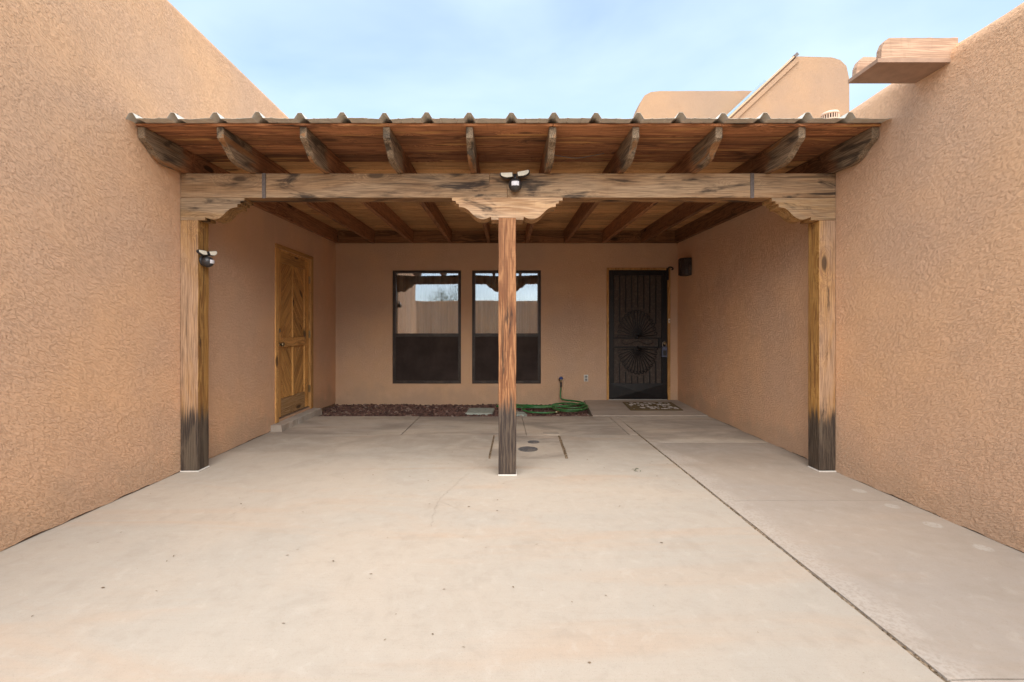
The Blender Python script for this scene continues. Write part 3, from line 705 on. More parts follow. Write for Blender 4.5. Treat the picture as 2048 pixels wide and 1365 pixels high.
# --- pine side door in the left wall
pdoor = empty('door', mL(5.86, 0, 0.075)); pdoor.parent = house; pdoor.location = mL(5.86, 0, 0.075)-WLOC[house.name]
pdoor['label'] = 'honey pine door with chevron plank panels'
a, b, c, d = DL
for u0, u1 in ((a-.045, a+.028), (b-.028, b+.045)):
    bm = bmesh.new(); add_box(bm, (u0, -0.10, c+.002), (u1, 0.014, d+.046 if False else d), mL, .004); build('jamb', bm, M_jamb, pdoor)
bm = bmesh.new(); add_box(bm, (a-.045, -0.10, d+.001), (b+.045, 0.015, d+.048), mL, .004); build('head_jamb', bm, M_door_h, pdoor)
bm = bmesh.new(); add_box(bm, (a+.028, -0.10, d-.022), (b-.028, -.004, d-.0005), mL, .002); build('door_stop', bm, M_jamb, pdoor)
a1, b1, c1, d1 = a+.031, b-.031, 0.118, d-.025
F = -0.022
def dbox(name, u0, u1, w0, w1, mat, f=F, bk=-.062): 
    bm = bmesh.new(); add_box(bm, (u0, bk, w0), (u1, f, w1), mL, .003); return build(name, bm, mat, pdoor)
dbox('stile', a1, a1+.115, c1, d1, M_door); dbox('stile', b1-.115, b1, c1, d1, M_door)
i0, i1 = a1+.1155, b1-.1155; um = (i0+i1)/2
dbox('rail', i0, i1, 1.995, d1, M_door_h); dbox('rail', i0, i1, .962, 1.078, M_door_h); dbox('rail', i0, i1, c1, .33, M_door_worn)
dbox('muntin', um-.014, um+.014, 1.079, 1.994, M_door); dbox('muntin', um-.014, um+.014, .331, .961, M_door)
box('threshold_gap', (a1, -.09, .077), (b1, -.05, .117), M_dark, pdoor, mL)
def clip(poly, f):
    out = []
    for i in range(len(poly)):
        p, q = poly[i], poly[(i+1) % len(poly)]; fp, fq = f(p), f(q)
        if fp >= 0: out.append(p)
        if fp*fq < 0:
            t = fp/(fp-fq); out.append((p[0]+(q[0]-p[0])*t, p[1]+(q[1]-p[1])*t))
    return out
def chevrons(u0, u1, w0, w1, slope, pw=0.088):
    """planks at a slant, clipped to the panel; each its own piece laid along its local X"""
    ang = math.atan(slope); du, dw = math.cos(ang), math.sin(ang); nu, nw = -dw, du
    corners = [(u0, w0), (u1, w0), (u1, w1), (u0, w1)]
    ss = [p*nu+q*nw for p, q in corners]; s = min(ss)
    while s < max(ss):
        e = s+pw-0.004
        poly = clip(clip(corners, lambda p: p[0]*nu+p[1]*nw-s), lambda p: e-(p[0]*nu+p[1]*nw))
        s += pw
        if len(poly) < 3: continue
        cu = sum(p[0] for p in poly)/len(poly); cw = sum(p[1] for p in poly)/len(poly)
        # local frame: x along the plank, y across, z out of the door
        bm = bmesh.new()
        loc = [((p[0]-cu)*du+(p[1]-cw)*dw, (p[0]-cu)*nu+(p[1]-cw)*nw) for p in poly]
        f1, f2, sd_ = add_prism(bm, loc, 0.0, 0.018, lambda p, q, t: Vector((p, q, t)))
        bmesh.ops.bevel(bm, geom=list(f2.edges), offset=.0035, segments=1, affect='EDGES')
        bmesh.ops.recalc_face_normals(bm, faces=bm.faces)
        me = bpy.data.meshes.new('plank'); bm.to_mesh(me); bm.free(); me.materials.append(M_plank)
        o = bpy.data.objects.new('plank', me); col.objects.link(o); o.parent = pdoor
        rot = Matrix(((0, 0, 1), (du, nu, 0), (dw, nw, 0)))   # columns: local x,y,z in world
        o.matrix_parent_inverse.identity()
        o.matrix_local = Matrix.Translation(mL(cu, -.058, cw)-WLOC[pdoor.name]) @ rot.to_4x4()
sl = 1.15
chevrons(i0+.001, um-.015, 1.079, 1.994, sl); chevrons(um+.015, i1-.001, 1.079, 1.994, -sl)
chevrons(i0+.001, um-.015, .331, .961, -sl*1.3); chevrons(um+.015, i1-.001, .331, .961, sl*1.3)
for nm, w, pr in (('deadbolt', 1.165, [(.026, 0), (.028, .008), (.022, .016), (.0, .02)]), ('knob', 1.0, [(.030, 0), (.030, .006), (.012, .010), (.012, .03), (.024, .042), (.028, .056), (.020, .066), (.0, .069)])):
    bm = bmesh.new(); add_lathe(bm, pr, mL(a1+.055, F, w), 18, 'X'); build(nm, bm, M_nickel if nm == 'deadbolt' else M_brass, pdoor, smooth=True)
for w in (1.86, 1.11, .36): box('hinge', (b1-.004, -.022, w-.05), (b-.012, .004, w+.05), M_brass, pdoor, mL, .002)
# concrete sill
bm = bmesh.new()
nu_, nv, nw_ = 40, 5, 4
add_box(bm, (a-.14, -.02, -.02), (b+.06, .125, .076), mL)
bmesh.ops.subdivide_edges(bm, edges=[e for e in bm.edges if abs((e.verts[0].co-e.verts[1].co).y) > .5], cuts=34, use_grid_fill=True)
bmesh.ops.subdivide_edges(bm, edges=[e for e in bm.edges if abs((e.verts[0].co-e.verts[1].co).x) > .1], cuts=4, use_grid_fill=True)
for v in bm.verts:
    if v.co.z > .05: v.co.z += .006*mnoise.noise(v.co*14)-(.012 if v.co.x > XL+.12 else 0)*random.random()
    if v.co.x > XL+.1: v.co.x += .012*mnoise.noise(v.co*11)+.004*random.uniform(-1, 1)
o = build('sill', bm, M_sill, pdoor)

# --- roof structures behind
def mpY(p, q, t): return Vector((p, t, q))
bm = bmesh.new()
add_prism(bm, [(2.05, 2.6), (2.42, 5.05), (2.62, 5.55), (2.70, 5.70), (2.82, 5.765), (3.0, 5.775), (6.0, 5.785), (6.0, 2.6)], 8.8, 9.15, mpY)
def hand_finish(bm, amp=.012):
    bmesh.ops.subdivide_edges(bm, edges=[e for e in bm.edges if e.calc_length() > .9 and abs(e.verts[0].co.x-e.verts[1].co.x) > .5], cuts=14)
    for v in bm.verts:
        if v.co.z > 4.2: v.co.z += amp*mnoise.noise(v.co*3.1)+amp*.5*mnoise.noise(v.co*9)
hand_finish(bm)
o = build('parapet', bm, M_tower, house)
clere = empty('clerestory', (5.0, 8.4, 2.6)); clere.parent = house; clere.location = Vector((5.0, 8.4, 2.6))-WLOC[house.name]
bm = bmesh.new()
add_prism(bm, [(3.0, 2.5), (3.0, 4.0), (5.10, 5.965), (5.18, 6.00), (5.78, 5.985), (5.93, 5.94), (6.04, 5.83), (6.09, 5.6), (6.10, 2.5)], 8.0, 8.72, mpY)
bmesh.ops.bevel(bm, geom=[e for e in bm.edges if abs(e.verts[0].co.y-8.0) < 1e-4 and abs(e.verts[1].co.y-8.0) < 1e-4 and max(v.co.x for v in e.verts) > 5.15], offset=.05, segments=3, affect='EDGES')
hand_finish(bm, .007)
build('wall', bm, M_tower, clere)
def slopebox(name, u0, u1, h0, h1, y0, y1, mat, wid=None):
    sx, sz = 3.0, 4.0; L = math.hypot(2.10, 1.965); dx, dz = 2.10/L, 1.965/L
    bm = bmesh.new(); add_box(bm, (u0*L, h0, y0), (u1*L, h1, y1), lambda u, h, y: Vector((sx+dx*u-dz*h, y, sz+dz*u+dx*h)))
    return build(name, bm, mat, clere)
slopebox('trim', 0.0, 0.995, -0.10, -0.03, 7.965, 7.998, M_tower)
slopebox('trim', 0.0, 1.01, 0.002, 0.030, 7.95, 8.74, M_wall_b)
slopebox('skylight', 0.42, 0.80, 0.032, 0.075, 8.12, 8.7, M_skyglass)
slopebox('flashing', 0.985, 1.01, -.02, .036, 7.94, 8.0, M_strap)
# vent pipe on the low roof
vp = empty('roof_vent', (3.30, 4.62, 2.551)); tag(vp, 'tan capped vent pipe with slotted collar on the low roof', 'vent')
bm = bmesh.new(); add_lathe(bm, [(.055, 0), (.055, .74)], (3.30, 4.62, 2.551), 20); build('pipe', bm, M_pvc, vp, smooth=False)
bm = bmesh.new(); add_lathe(bm, [(.060, .735), (.070, .738), (.078, .745), (.078, .755), (.066, .757)], (3.30, 4.62, 2.551), 24); build('collar', bm, M_pvc, vp)
bm = bmesh.new(); add_lathe(bm, [(.062, .756), (.062, .80)], (3.30, 4.62, 2.551), 20); build('core', bm, M_dark, vp)
for k in range(22):
    an = 2*math.pi*k/22; cx, cy = 3.30+.074*math.cos(an), 4.62+.074*math.sin(an)
    box('slat', (cx-.004, cy-.004, 2.551+.754), (cx+.004, cy+.004, 2.551+.803), M_pvc, vp)
bm = bmesh.new(); add_lathe(bm, [(.080, .800), (.081, .812), (.072, .830), (.04, .842), (.0, .845)], (3.30, 4.62, 2.551), 24); build('cap', bm, M_pvc, vp, smooth=True)

# --- wooden roof spout in the right wall
sp = empty('drain_spout', (2.75, 2.93, 2.84)); tag(sp, 'painted wooden roof drain spout sticking out of the low wall', 'drain spout')
def spout_side(y0, y1, wv):
    prof = [(2.325, 2.866), (2.80, 2.866), (2.80, 2.992), (2.372, 2.992), (2.345, 2.965), (2.328, 2.925)]
    bm = bmesh.new()
    add_prism(bm, prof, y0, y1, lambda p, q, t: Vector((p, t, q)))
    bmesh.ops.subdivide_edges(bm, edges=[e for e in bm.edges if abs(e.verts[0].co.x-e.verts[1].co.x) > .2], cuts=14, use_grid_fill=False)
    for v in bm.verts: v.co.z += .005*mnoise.noise(v.co*22) if v.co.z > 2.9 else 0
    build('side_board', bm, M_spout, sp)
spout_side(2.812, 2.852, 0); spout_side(3.012, 3.05, 0)
bm = bmesh.new(); add_box(bm, (2.30, 2.808, 2.838), (2.80, 3.054, 2.864), ID, .002); build('bottom_board', bm, M_spout_in, sp)

# ------------------------------------------------------------------ the porch
porch = empty('porch', (0.02, 3.85, 0)); tag(porch, 'weathered timber porch with corbelled posts under a ribbed metal roof', 'porch')
def D(y): return 2.672+0.018*(y-3.36)      # underside of the roof boards
DEP = 0.195
BZ0, BZ1, BY0, BY1 = 2.28, 2.482, 3.78, 3.92
def rough_up(bm, amp=0.003, f=9):
    for v in bm.verts: v.co += Vector((mnoise.noise(v.co*f), mnoise.noise(v.co*f+Vector((7, 0, 0))), mnoise.noise(v.co*f+Vector((0, 7, 0)))))*amp
def post(x0, x1, y0, y1, z1, mat, label=None):
    bm = bmesh.new(); add_box(bm, (x0, y0, 0.012), (x1, y1, z1), ID, .006)
    bmesh.ops.subdivide_edges(bm, edges=[e for e in bm.edges if abs(e.verts[0].co.z-e.verts[1].co.z) > 1], cuts=24)
    rough_up(bm, .003, 5)
    o = build('post', bm, mat, porch)
    if label: o['label'] = label
    box('base_plate', (x0-.002, y0-.002, 0.002), (x1+.006, y1+.002, 0.011), M_white, o, bev=.001)
    return o
ZP = BZ0-0.187
post(-.052, .090, 3.685, 3.825, ZP, M_post_c, 'reddish post with a black damp foot, in the middle')
post(XL+.004, XL+.150, BY0, BY1, ZP, M_post_s); post(XR-.140, XR-.004, BY0, BY1, ZP, M_post_s)
# corbels: profile from the tip inwards
half = [(0, 0), (0, -.027), (.033, -.027), (.033, -.050), (.058, -.050), (.058, -.078), (.095, -.080), (.118, -.089), (.140, -.105), (.160, -.129), (.180, -.150), (.205, -.168), (.235, -.179), (.262, -.181), (.295, -.173), (.325, -.157), (.325, -.186)]
def corbel(poly, mat, y0=BY0-.003, y1=BY1-.002):
    bm = bmesh.new(); f1, f2, s = add_prism(bm, poly, y0, y1, mpY)
    bmesh.ops.bevel(bm, geom=list(f1.edges), offset=.0025, segments=1, affect='EDGES')
    return build('corbel', bm, mat, porch)
zt = BZ0-.0015
cx = 0.019
corbel([(cx-.458+u, zt+z) for u, z in half]+[(cx+.458-u, zt+z) for u, z in half[::-1]], M_corbel, 3.765, BY1-.002)
tl = XL+.535
corbel([(tl-u, zt+z) for u, z in half]+[(XL+.004, zt-.186), (XL+.004, zt)], M_corbel_g)
tr = XR-.535
corbel([(tr+u, zt+z) for u, z in half]+[(XR-.004, zt-.186), (XR-.004, zt)], M_corbel_g)
# beam in two lengths, half-lapped over the middle post
bm = bmesh.new(); zm = BZ0+.112; xa, xb = -.130, .022
add_prism(bm, [(XL+.004, BZ0), (xb-.002, BZ0), (xb-.002, zm-.002), (xa-.002, zm-.002), (xa-.002, BZ1), (XL+.004, BZ1)], BY0, BY1, mpY)
bmesh.ops.bevel(bm, geom=[e for e in bm.edges], offset=.003, segments=1, affect='EDGES')
beam_l = build('beam', bm, M_beam, porch)
bm = bmesh.new()
add_prism(bm, [(xb+.001, BZ0), (XR-.004, BZ0), (XR-.004, BZ1), (xa+.001, BZ1), (xa+.001, zm+.001), (xb+.001, zm+.001)], BY0-.003, BY1, mpY)
bmesh.ops.bevel(bm, geom=[e for e in bm.edges], offset=.003, segments=1, affect='EDGES')
beam_r = build('beam', bm, M_beam, porch)
for x, bo in ((-2.0, beam_l), (2.05, beam_r)):
    bm = bmesh.new(); add_box(bm, (x-.015, BY0-.009, BZ0-.006), (x+.015, BY0-.0035, BZ1+.0), ID, .001); build('strap', bm, M_strap, bo)
# rafters with scrolled tails
tail = [(3.335, -.016), (3.338, -.078), (3.362, -.098), (3.40, -.115), (3.43, -.134), (3.452, -.160), (3.48, -.182), (3.525, -.199), (3.58, -.203), (3.66, -.198), (3.77, -DEP)]
YE = YB-.043
def rafter(x, w=.052):
    poly = [(3.335, D(3.335)-.001)] + [(y, D(y)+dz) for y, dz in tail[1:]] + [(YE, D(YE)-DEP), (YE, D(YE)-.001)]
    bm = bmesh.new(); f1, f2, s = add_prism(bm, poly, x-w/2, x+w/2, lambda p, q, t: Vector((t, p, q)))
    bmesh.ops.bevel(bm, geom=[e for e in list(f1.edges)+list(f2.edges) if e.verts[0].co.y < 3.8], offset=.004, segments=1, affect='EDGES')
    return build('rafter', bm, M_rafter, porch)
RX = [XL+.032] + [0.045+.61*(k+.5) for k in range(-4, 4)] + [XR-.032]
for x in RX: rafter(x)
bm = bmesh.new(); add_box(bm, (XL+.002, YB-.041, 2.545), (XR-.002, YB-.002, D(YB)-.002)); build('ledger', bm, M_ledger, porch)
# roof boards, each its own piece
y = 3.318; ci = 0
random.seed(21)
while y < YB-.03:
    w = random.uniform(.186, .205); y1 = min(y+w, YB-.003)
    if ci == 0: cutsx = [XL+.003, RX[5]+.0, XR-.003]
    else: cutsx = [XL+.003] + ([random.choice(RX[2:8])] if random.random() < .75 else []) + [XR-.003]
    for xa_, xb_ in zip(cutsx, cutsx[1:]):
        dz = random.uniform(0, .004)
        bm = bmesh.new()
        vs = add_box(bm, (xa_+.001, y+.0035, 0), (xb_-.001, y1-.0035, .019), lambda u, v, w_: Vector((u, v, D(v)+w_+dz)), .006)
        build('roof_board', bm, M_board_e if y < 3.9 else M_board, porch)
    y = y1; ci += 1
# ribbed metal sheets
def sheet(xs, x0, x1, seed):
    pr = []
    def add(x, h):
        if x0 <= x <= x1: pr.append((x, h))
    bounds = [x0] + xs + [x1]
    pts = [(x0, 0)]
    for x in xs: pts += [(x-.040, 0), (x-.013, .037), (x+.013, .037), (x+.040, 0)]
    for x in xs[:-1] if len(xs) > 1 else []:
        for q in (.10, .20): pts += [(x+q-.010, 0), (x+q, .0035), (x+q+.010, 0)]
    pts += [(x1, 0)]
    pts = [p for p in pts if x0-1e-6 <= p[0] <= x1+1e-6]
    pts = sorted(set(pts))
    # refine the pans so that they can ripple
    fin = []
    for (a, h), (b, k) in zip(pts, pts[1:]):
        n = max(1, int((b-a)/.02))
        for i in range(n): fin.append((a+(b-a)*i/n, h+(k-h)*i/n))
    fin.append(pts[-1])
    bm = bmesh.new(); rows = []
    for j, yy in enumerate((3.236, 3.29, 3.36, 3.6, 4.5, 6.0, YB-.002)):
        r = []
        for x, h in fin:
            wv = .0055*mnoise.noise(Vector((x*5.5, seed, 0)))*(1 if j == 0 else .5 if j == 1 else 0) + (.004*mnoise.noise(Vector((x*19, seed, 4))) if j == 0 else 0)
            droop = (-.006 if j == 0 else 0)*(1 if h < .01 else .2)
            r.append((x, yy+(.006*mnoise.noise(Vector((x*3, 8, seed))) if j == 0 else 0), D(yy)+.0235+(.0014 if int(seed/3.3+.5) % 2 else 0)+h+wv+droop))
        rows.append(r)
    T = .0012
    for off in (0, T):
        V = [[bm.verts.new((x, y_, z+off)) for x, y_, z in r] for r in rows]
        for j in range(len(V)-1):
            for i in range(len(fin)-1): bm.faces.new((V[j][i], V[j][i+1], V[j+1][i+1], V[j+1][i]))
        if off == 0: V0 = V
        else:
            for i in range(len(fin)-1): bm.faces.new((V0[0][i], V0[0][i+1], V[0][i+1], V[0][i]))
    build('roof_sheet', bm, M_metal, porch)
ribs = [0.046+.3013*k for k in range(-9, 9)]
ribs[0] += .005
groups = [ribs[i:i+3] for i in range(0, 18, 3)]
for gi, gq in enumerate(groups):
    x0 = XL+.001 if gi == 0 else (groups[gi-1][-1]+gq[0])/2+.001
    x1 = XR-.001 if gi == len(groups)-1 else (gq[-1]+groups[gi+1][0])/2+.03
    sheet(gq, x0, x1, gi*3.3)
random.seed(3)
for x in ribs:
    for yy in (3.30, 3.62):
        bm = bmesh.new(); add_lathe(bm, [(.010, .0), (.010, .002), (.006, .003), (.006, .008), (.0, .009)], (x+random.uniform(-.003, .003), yy+random.uniform(-.02, .02), D(yy)+.0625), 8); build('screw', bm, M_strap, porch)
# loose wire stapled under the eave
bm = bmesh.new(); add_tube(bm, catmull([(.36, 3.86, D(3.86)-.003), (.46, 3.83, D(3.83)-.035), (.60, 3.82, D(3.8)-.055), (.74, 3.83, D(3.8)-.03), (.84, 3.85, D(3.8)-.004)], 6), .003, 5)
tag(build('cable', bm, M_grey), 'thin grey wire looping under the eave boards between two rafters', 'cable')

# ------------------------------------------------------------------ security lights
def security_light(loc, rotz, label, size=1.0):
    root = empty('security_light', (0, 0, 0)); tag(root, label, 'security light', 'twin head security lights')
    bm = bmesh.new(); add_lathe(bm, [(.050, .0), (.052, .012), (.044, .022), (.0, .024)], (0, 0, 0), 20, 'Y'); build('mount', bm, M_darkpl, root, smooth=True)
    bm = bmesh.new(); bmesh.ops.create_uvsphere(bm, u_segments=20, v_segments=12, radius=.055); bmesh.ops.translate(bm, vec=(0, -.055, -.012), verts=bm.verts); build('sensor_body', bm, M_darkpl, root, smooth=True)
    bm = bmesh.new()
    for i in range(9):
        pass
    n = 8; rows = []
    for j in range(4):
        zz = -.012+.018-j*.012; rr = .058; r = []
        for i in range(n+1):
            a_ = R(-32+64*i/n); q = math.sqrt(max(rr*rr-(zz+.012)**2, 0))
            r.append(bm.verts.new((q*math.sin(a_), -.055-q*math.cos(a_), zz)))
        rows.append(r)
    for j in range(3):
        for i in range(n): bm.faces.new((rows[j][i], rows[j][i+1], rows[j+1][i+1], rows[j+1][i]))
    build('sensor_window', bm, M_sensor, root, smooth=True)
    bm = bmesh.new(); add_tube(bm, [(0, -.04, .02), (0, -.045, .075)], .011, 10); build('stem', bm, M_darkpl, root, smooth=True)
    for s, tl_ in ((-1, R(-2)), (1, R(12))):
        m_ = Matrix.Translation((s*.010, -.05, .068)) @ Matrix.Rotation(-s*tl_, 4, 'Y') @ Matrix.Rotation(R(-16), 4, 'X')
        prof = [(s*.008, -.020), (s*.008, .024), (s*.112, .024), (s*.116, .012), (s*.108, -.006), (s*.085, -.020), (s*.06, -.026)]
        bm = bmesh.new(); f1, f2, sdq = add_prism(bm, prof, -.012, .016, lambda p, q, t: m_ @ Vector((p, t, q)))
        bmesh.ops.bevel(bm, geom=list(f2.edges), offset=.006, segments=2, affect='EDGES')
        h = build('lamp_head', bm, M_darkpl, root)
        prof2 = [(s*.014+(p-s*.014)*.92 if abs(p) > .02 else s*.013, q*.84-.001) for p, q in prof]
        bm = bmesh.new(); add_prism(bm, prof2, -.0165, -.0125, lambda p, q, t: m_ @ Vector((p, t, q)))
        build('lens', bm, M_lens, h)
    root.location = loc; root.rotation_euler = (0, 0, rotz); root.scale = (size,)*3; return root
security_light((.083, BY0-.004, 2.378), 0, 'dark twin head security light fixed to the beam above the middle post')
security_light((XL+.152, 3.835, 1.765), R(84), 'dark twin head security light fixed to the side of the wall post', 0.85)

# ------------------------------------------------------------------ wall fittings
sc_ = empty('wall_lantern', (XR, 6.78, 1.97)); tag(sc_, 'dark bronze half round wall lantern beside the security door', 'wall lantern')
bm = bmesh.new(); n = 18; rows = []
for z, k in ((1.975, .93), (1.99, 1.0), (2.215, 1.0), (2.232, .95)):
    rows.append([bm.verts.new((XR-.012-.145*k*math.sin(math.pi*i/n), 6.78+.105*k*math.cos(math.pi*i/n), z)) for i in range(n+1)])
for a_, b_ in zip(rows, rows[1:]):
    for i in range(n): bm.faces.new((a_[i], a_[i+1], b_[i+1], b_[i]))
bm.faces.new(rows[0])
build('shade', bm, M_sconce, sc_, smooth=True)
for i in range(2, 17, 2):
    t = math.pi*i/n; bm = bmesh.new(); cxx, cyy = XR-.012-.147*math.sin(t), 6.78+.107*math.cos(t)
    add_box(bm, (cxx-.004, cyy-.004, 1.985), (cxx+.004, cyy+.004, 2.222)); build('rib', bm, M_sconce, sc_)
bm = bmesh.new(); add_box(bm, (XR-.012, 6.70, 1.985), (XR-.002, 6.86, 2.235), ID, .003); build('back_plate', bm, M_sconce, sc_)
ol = empty('wall_outlet', mB(1.29, 0, .33)); tag(ol, 'small metal outdoor power outlet low on the shaded wall', 'outlet')
box('cover_plate', (1.255, .001, .345), (1.325, .009, .452), M_plate, ol, mB, .003)
for w in (.375, .422):
    bm = bmesh.new(); add_lathe(bm, [(.019, 0), (.019, .004), (.015, .006)], mB(1.29, .0095, w), 16, 'Y'); build('socket', bm, M_grey, ol)
tp = empty('garden_tap', mB(.884, 0, .36)); tag(tp, 'brass hose tap with blue wheel handle on the back wall', 'tap')
bm = bmesh.new(); add_lathe(bm, [(.03, 0), (.03, .005), (.012, .008), (.012, .05), (.018, .055), (.018, .085), (.008, .09)], mB(.884, .001, .375), 14, 'Y')
add_tube(bm, [mB(.884, .07, .375), mB(.884, .078, .335)], .013, 10); build('body', bm, M_brass, tp, smooth=True)
bm = bmesh.new(); c0 = mB(.884, .085, .405)
add_tube(bm, [mB(.884, .07, .38), mB(.884, .085, .405)], .006, 8)
bmesh.ops.create_uvsphere(bm, u_segments=12, v_segments=8, radius=.030, matrix=Matrix.Translation(c0) @ Matrix.Diagonal((1, .45, .85, 1))); build('handle', bm, M_blue, tp, smooth=True)

# ------------------------------------------------------------------ gravel bed, pads, hose
random.seed(5)
bm = bmesh.new(); 
vs = [bm.verts.new(p) for p in ((XL-.02, 6.15, -.055), (1.30, 6.15, -.055), (1.30, YB+.05, -.055), (XL-.02, YB+.05, -.055))]; bm.faces.new(vs)
o = build('gravel_soil', bm, M_earth); tag(o, 'soil under the red lava gravel', 'soil', kind='structure')
def rock_variants(n):
    out = []
    for _ in range(n):
        b2 = bmesh.new(); bmesh.ops.create_icosphere(b2, subdivisions=1, radius=1)
        sd2 = random.uniform(0, 99); sc2 = Vector((random.uniform(.75, 1.2), random.uniform(.7, 1.1), random.uniform(.55, .9)))
        V = []
        for v in b2.verts:
            q = v.co*(1+.38*mnoise.noise(v.co*1.6+Vector((sd2, 0, 0)))); V.append(Vector((q.x*sc2.x, q.y*sc2.y, q.z*sc2.z)))
        Fc = [[v.index for v in f.verts] for f in b2.faces]; b2.free(); out.append((V, Fc))
    return out
RV = rock_variants(14)
def rocks(count, region, zf, rmin, rmax, name, mat, label, cat, kind='stuff', parent=None):
    verts, faces = [], []
    for _ in range(count):
        x, y = region(); V, Fc = random.choice(RV); r = random.uniform(rmin, rmax)*(1.25 if random.random() < .12 else 1)
        rm = Matrix.Rotation(random.uniform(0, 6.28), 3, 'Z') @ Matrix.Rotation(random.uniform(-.6, .6), 3, 'X')
        z = zf(x, y)+random.uniform(-.01, .012); b0 = len(verts)
        verts += [tuple(rm @ v*r+Vector((x, y, z))) for v in V]; faces += [[i+b0 for i in f] for f in Fc]
    me = bpy.data.meshes.new(name); me.from_pydata(verts, [], faces); me.materials.append(mat)
    o = bpy.data.objects.new(name, me); col.objects.link(o); tag(o, label, cat, kind=kind); return o
def lava_mat(name):
    m, nt, b, out = newmat(name)
    ri = N(nt, 'ShaderNodeNewGeometry').outputs['Random Per Island']; tc = N(nt, 'ShaderNodeTexCoord').outputs['Object']
    c = mix_(nt, step_(nt, ri, 0, 1, smooth=False), (0.060, 0.036, 0.033), (0.19, 0.105, 0.08))
    c = mix_(nt, step_(nt, ri, .90, .97), c, (0.27, 0.20, 0.16))
    n = noise_(nt, tc, 90, 4, .7); c = mix_(nt, math_(nt, 'MULTIPLY', step_(nt, n, .5, .75), .6), c, (0.03, 0.016, 0.014))
    nt.links.new(c, b.inputs['Base Color']); b.inputs['Roughness'].default_value = .95; b.inputs['Specular IOR Level'].default_value = .15
    bp = N(nt, 'ShaderNodeBump', {'Strength': .9, 'Distance': .006, 'Height': n}); nt.links.new(bp.outputs[0], b.inputs['Normal']); return m
M_lava2 = lava_mat('lava_gravel')
def reg():
    while True:
        x, y = random.uniform(XL+.02, 1.24), random.uniform(6.185, YB-.01)
        if x > 1.165+.07*(y-6.17)/1.08: continue
        if x < XL+.15 and y < 6.43: continue
        if -.56 < x < -.17 and 6.41 < y < 6.80: continue
        if .15 < x < .30 and 6.30 < y < 6.52: continue
        return x, y
def gz(x, y): return -.036 + .014*mnoise.noise(Vector((x*2.2, y*2.2, 0)))
rocks(5200, reg, gz, .014, .031, 'lava_gravel', M_lava2, 'reddish brown lava rock gravel bed along the foot of the back wall', 'gravel')
def pad(name, pts, z, label):
    bm = bmesh.new(); A = [bm.verts.new((x, y, z)) for x, y in pts]; B_ = [bm.verts.new((x, y, -.05)) for x, y in pts]; ft = bm.faces.new(A)
    for i in range(len(pts)): bm.faces.new((A[i], A[(i+1) % len(pts)], B_[(i+1) % len(pts)], B_[i]))
    bmesh.ops.bevel(bm, geom=list(ft.edges), offset=.006, segments=2, affect='EDGES'); o = build(name, bm, M_pad); tag(o, label, 'stepping stone'); return o
pad('stepping_stone', [(-.555, 6.40), (-.18, 6.38), (-.155, 6.79), (-.53, 6.80)], .004, 'large grey-green rectangular pad lying in the red gravel')
pad('stepping_stone', [(.16, 6.30), (.26, 6.27), (.305, 6.33), (.27, 6.50), (.15, 6.52)], .002, 'small pale broken pad in the gravel under the hose')
# hose: falls from the tap, then coils on the gravel
hz = .022
def loop(cx_, cy_, rx_, ry_, a0, a1, n, z0, z1):
    return [(cx_+rx_*math.cos(R(a0+(a1-a0)*i/n))*(1+.03*math.sin(i*1.7)), cy_+ry_*math.sin(R(a0+(a1-a0)*i/n))*(1+.04*math.cos(i*2.3)), z0+(z1-z0)*i/n) for i in range(n+1)]
pts = [mB(.884, .079, .318), mB(.880, .082, .24), mB(.872, .088, .14), mB(.885, .10, .085), (0.93, 7.10, .075)]
pts += loop(.99, 6.78, .21, .27, 80, -190, 9, .07, .05)
pts += loop(.93, 6.66, .25, .33, 150, -200, 11, .045, .035)
pts += [(.55, 6.60, .045), (.25, 6.66, .038), (-.02, 6.72, .034), (-.12, 6.78, .034), (-.05, 6.90, .034), (.22, 6.86, .036), (.55, 6.72, .046), (.86, 6.62, .062)]
pts += loop(.95, 6.58, .24, .28, 40, -230, 9, .07, .05)
pts += [(.66, 6.62, .05), (.42, 6.64, .05), (.25, 6.56, .040), (.33, 6.36, .026), (.55, 6.30, .022), (.70, 6.34, .024)]
bm = bmesh.new(); add_tube(bm, catmull(pts, 7), .0125, 8)
hs = empty('garden_hose', (.9, 6.7, 0)); tag(hs, 'green garden hose coiled on the red gravel below the tap', 'hose')
build('tube', bm, M_hose, hs, smooth=True)
bm = bmesh.new(); add_tube(bm, [mB(.884, .078, .338), mB(.884, .079, .30), mB(.881, .081, .262)], lambda t: .018-.004*t, 10); build('coupling', bm, M_darkpl, hs, smooth=True)
bm = bmesh.new(); add_tube(bm, [(.70, 6.34, .024), (.735, 6.355, .024), (.76, 6.365, .024)], .015, 10); build('end_fitting', bm, M_brass, hs, smooth=True)

# ------------------------------------------------------------------ doormat and clean-out covers
bm = bmesh.new()
def zst(y): return .012+.038*(y-6.17)/1.08+.002
add_box(bm, (-.375, -.29, 0), (.375, .29, .010), lambda u, v, w: Vector((2.175+u+v*.06, 6.75+v, zst(6.75+v)+w)), .003)
o = build('doormat', bm, M_mat, origin=(2.175, 6.75, zst(6.75))); tag(o, 'brown coir doormat printed with white marks before the security door', 'doormat')
def cover(x, y, r, label):
    root = empty('drain_cover', (x, y, -.004)); tag(root, label, 'drain cover')
    bm = bmesh.new(); add_lathe(bm, [(r, -.01), (r, .004), (r-.008, .0055), (r-.010, .002), (0, .002)], (x, y, -.004), 32); build('rim', bm, M_cover, root)
    bm = bmesh.new(); add_lathe(bm, [(r-.013, .000), (r-.013, .0045), (r-.016, .0055), (0, .0058)], (x, y, -.004), 32); build('lid', bm, M_cover, root)
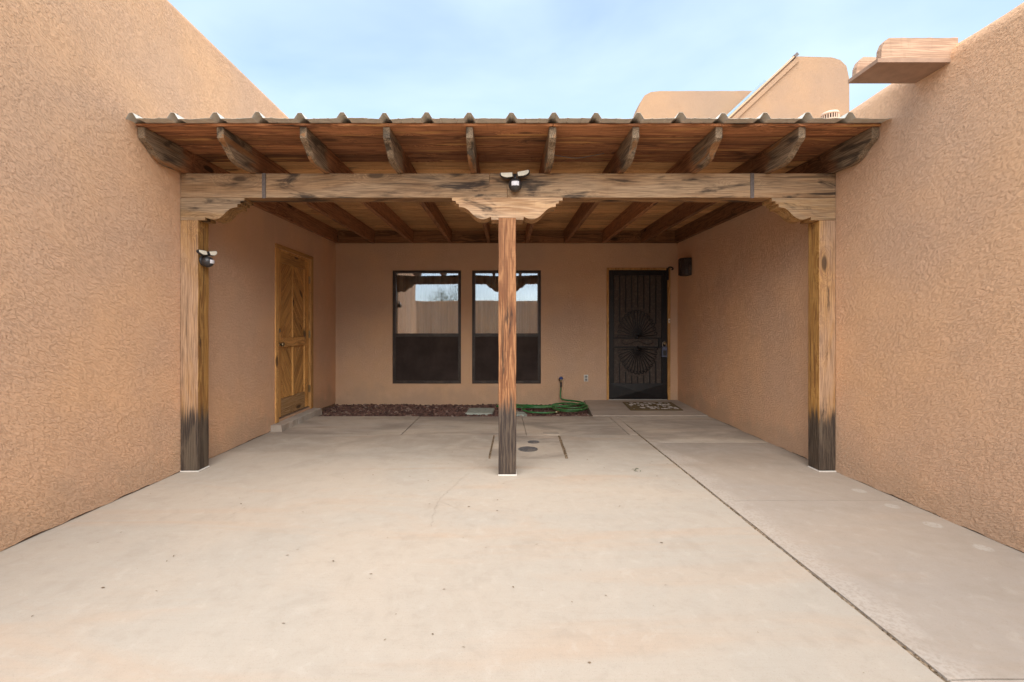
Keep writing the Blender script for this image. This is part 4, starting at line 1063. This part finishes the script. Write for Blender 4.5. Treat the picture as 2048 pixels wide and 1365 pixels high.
cover(.228, 4.51, .096, 'larger round grey clean-out cover set in the concrete patch'); cover(.30, 4.79, .062, 'smaller round dark clean-out cover set in the concrete patch')

# ------------------------------------------------------------------ scattered bits of leaf
random.seed(11)
def litter(n, region, zf, smin, smax, mat, label, cat='leaf litter', name='leaf_litter'):
    bm = bmesh.new()
    for _ in range(n):
        x, y = region(); s = random.uniform(smin, smax); a_ = random.uniform(0, 6.28); w_ = s*random.uniform(.08, .5); z = zf(x, y)+.002
        c_, s_ = math.cos(a_), math.sin(a_); cu = random.uniform(.2, .5)*s
        P_ = [(-s, 0, 0), (-s*.3, w_, cu*.5), (s*.4, w_*.8, cu*.3), (s, 0, cu*.1), (s*.4, -w_*.8, cu*.3), (-s*.3, -w_, cu*.5)]
        bm.faces.new([bm.verts.new((x+p*c_-q*s_, y+p*s_+q*c_, z+h)) for p, q, h in P_])
    o = build(name, bm, mat); tag(o, label, cat, kind='stuff')
litter(150, lambda: (random.uniform(-2.6, 1.45), random.uniform(1.2, 5.6)), lambda x, y: .001, .003, .011, M_leaf, 'tiny dry leaf bits scattered over the pale concrete')
litter(110, lambda: (random.uniform(XL+.03, -1.9+.6*random.random()), random.uniform(6.2, 7.0)), lambda x, y: .012, .008, .022, M_straw, 'straw coloured dead leaves on the gravel near the pine door')
litter(6, lambda: (1.10+random.uniform(-.02, .03), 3.84+random.uniform(-.05, .05)), lambda x, y: .002, .012, .02, M_green, 'green leaf scraps on the concrete beside the joint')

# ------------------------------------------------------------------ beyond the camera (mirrored in the panes)
bm = bmesh.new(); add_box(bm, (-9, -5.0, -.1), (9, -4.7, 2.50), ID, .05)
o = build('courtyard_wall', bm, M_wall_b); tag(o, 'low stucco courtyard wall facing the house across the paving', 'wall')
tr_ = empty('small_tree', (-3.4, -11.5, -.1)); tag(tr_, 'small thin tree standing beyond the courtyard wall', 'tree')
bm = bmesh.new(); add_tube(bm, catmull([(-3.4, -11.5, -.1), (-3.38, -11.5, .9), (-3.42, -11.48, 1.9), (-3.35, -11.5, 2.9)], 4), lambda t: .07-.05*t, 8)
limbs = []
for k in range(9):
    a_ = k*2.4; z0 = 1.5+.15*k; e = Vector((-3.4+.7*math.cos(a_), -11.5+.7*math.sin(a_), z0+.7)); limbs.append(e)
    add_tube(bm, [(-3.4, -11.5, z0), tuple((Vector((-3.4, -11.5, z0))+e)/2+Vector((0, 0, .08))), tuple(e)], lambda t: .028-.02*t, 6)
build('trunk', bm, M_bark, tr_)
bm = bmesh.new()
for _ in range(2600):
    e = random.choice(limbs); p = e+Vector((random.gauss(0, .26), random.gauss(0, .26), random.gauss(.05, .24))); s = random.uniform(.025, .055)
    d1_ = Vector((random.gauss(0, 1), random.gauss(0, 1), random.gauss(0, 1))).normalized(); d2_ = d1_.orthogonal().normalized()
    bm.faces.new([bm.verts.new(p+q) for q in (d1_*s, d2_*s*.4, -d1_*s, -d2_*s*.4)])
build('crown', bm, M_green, tr_)
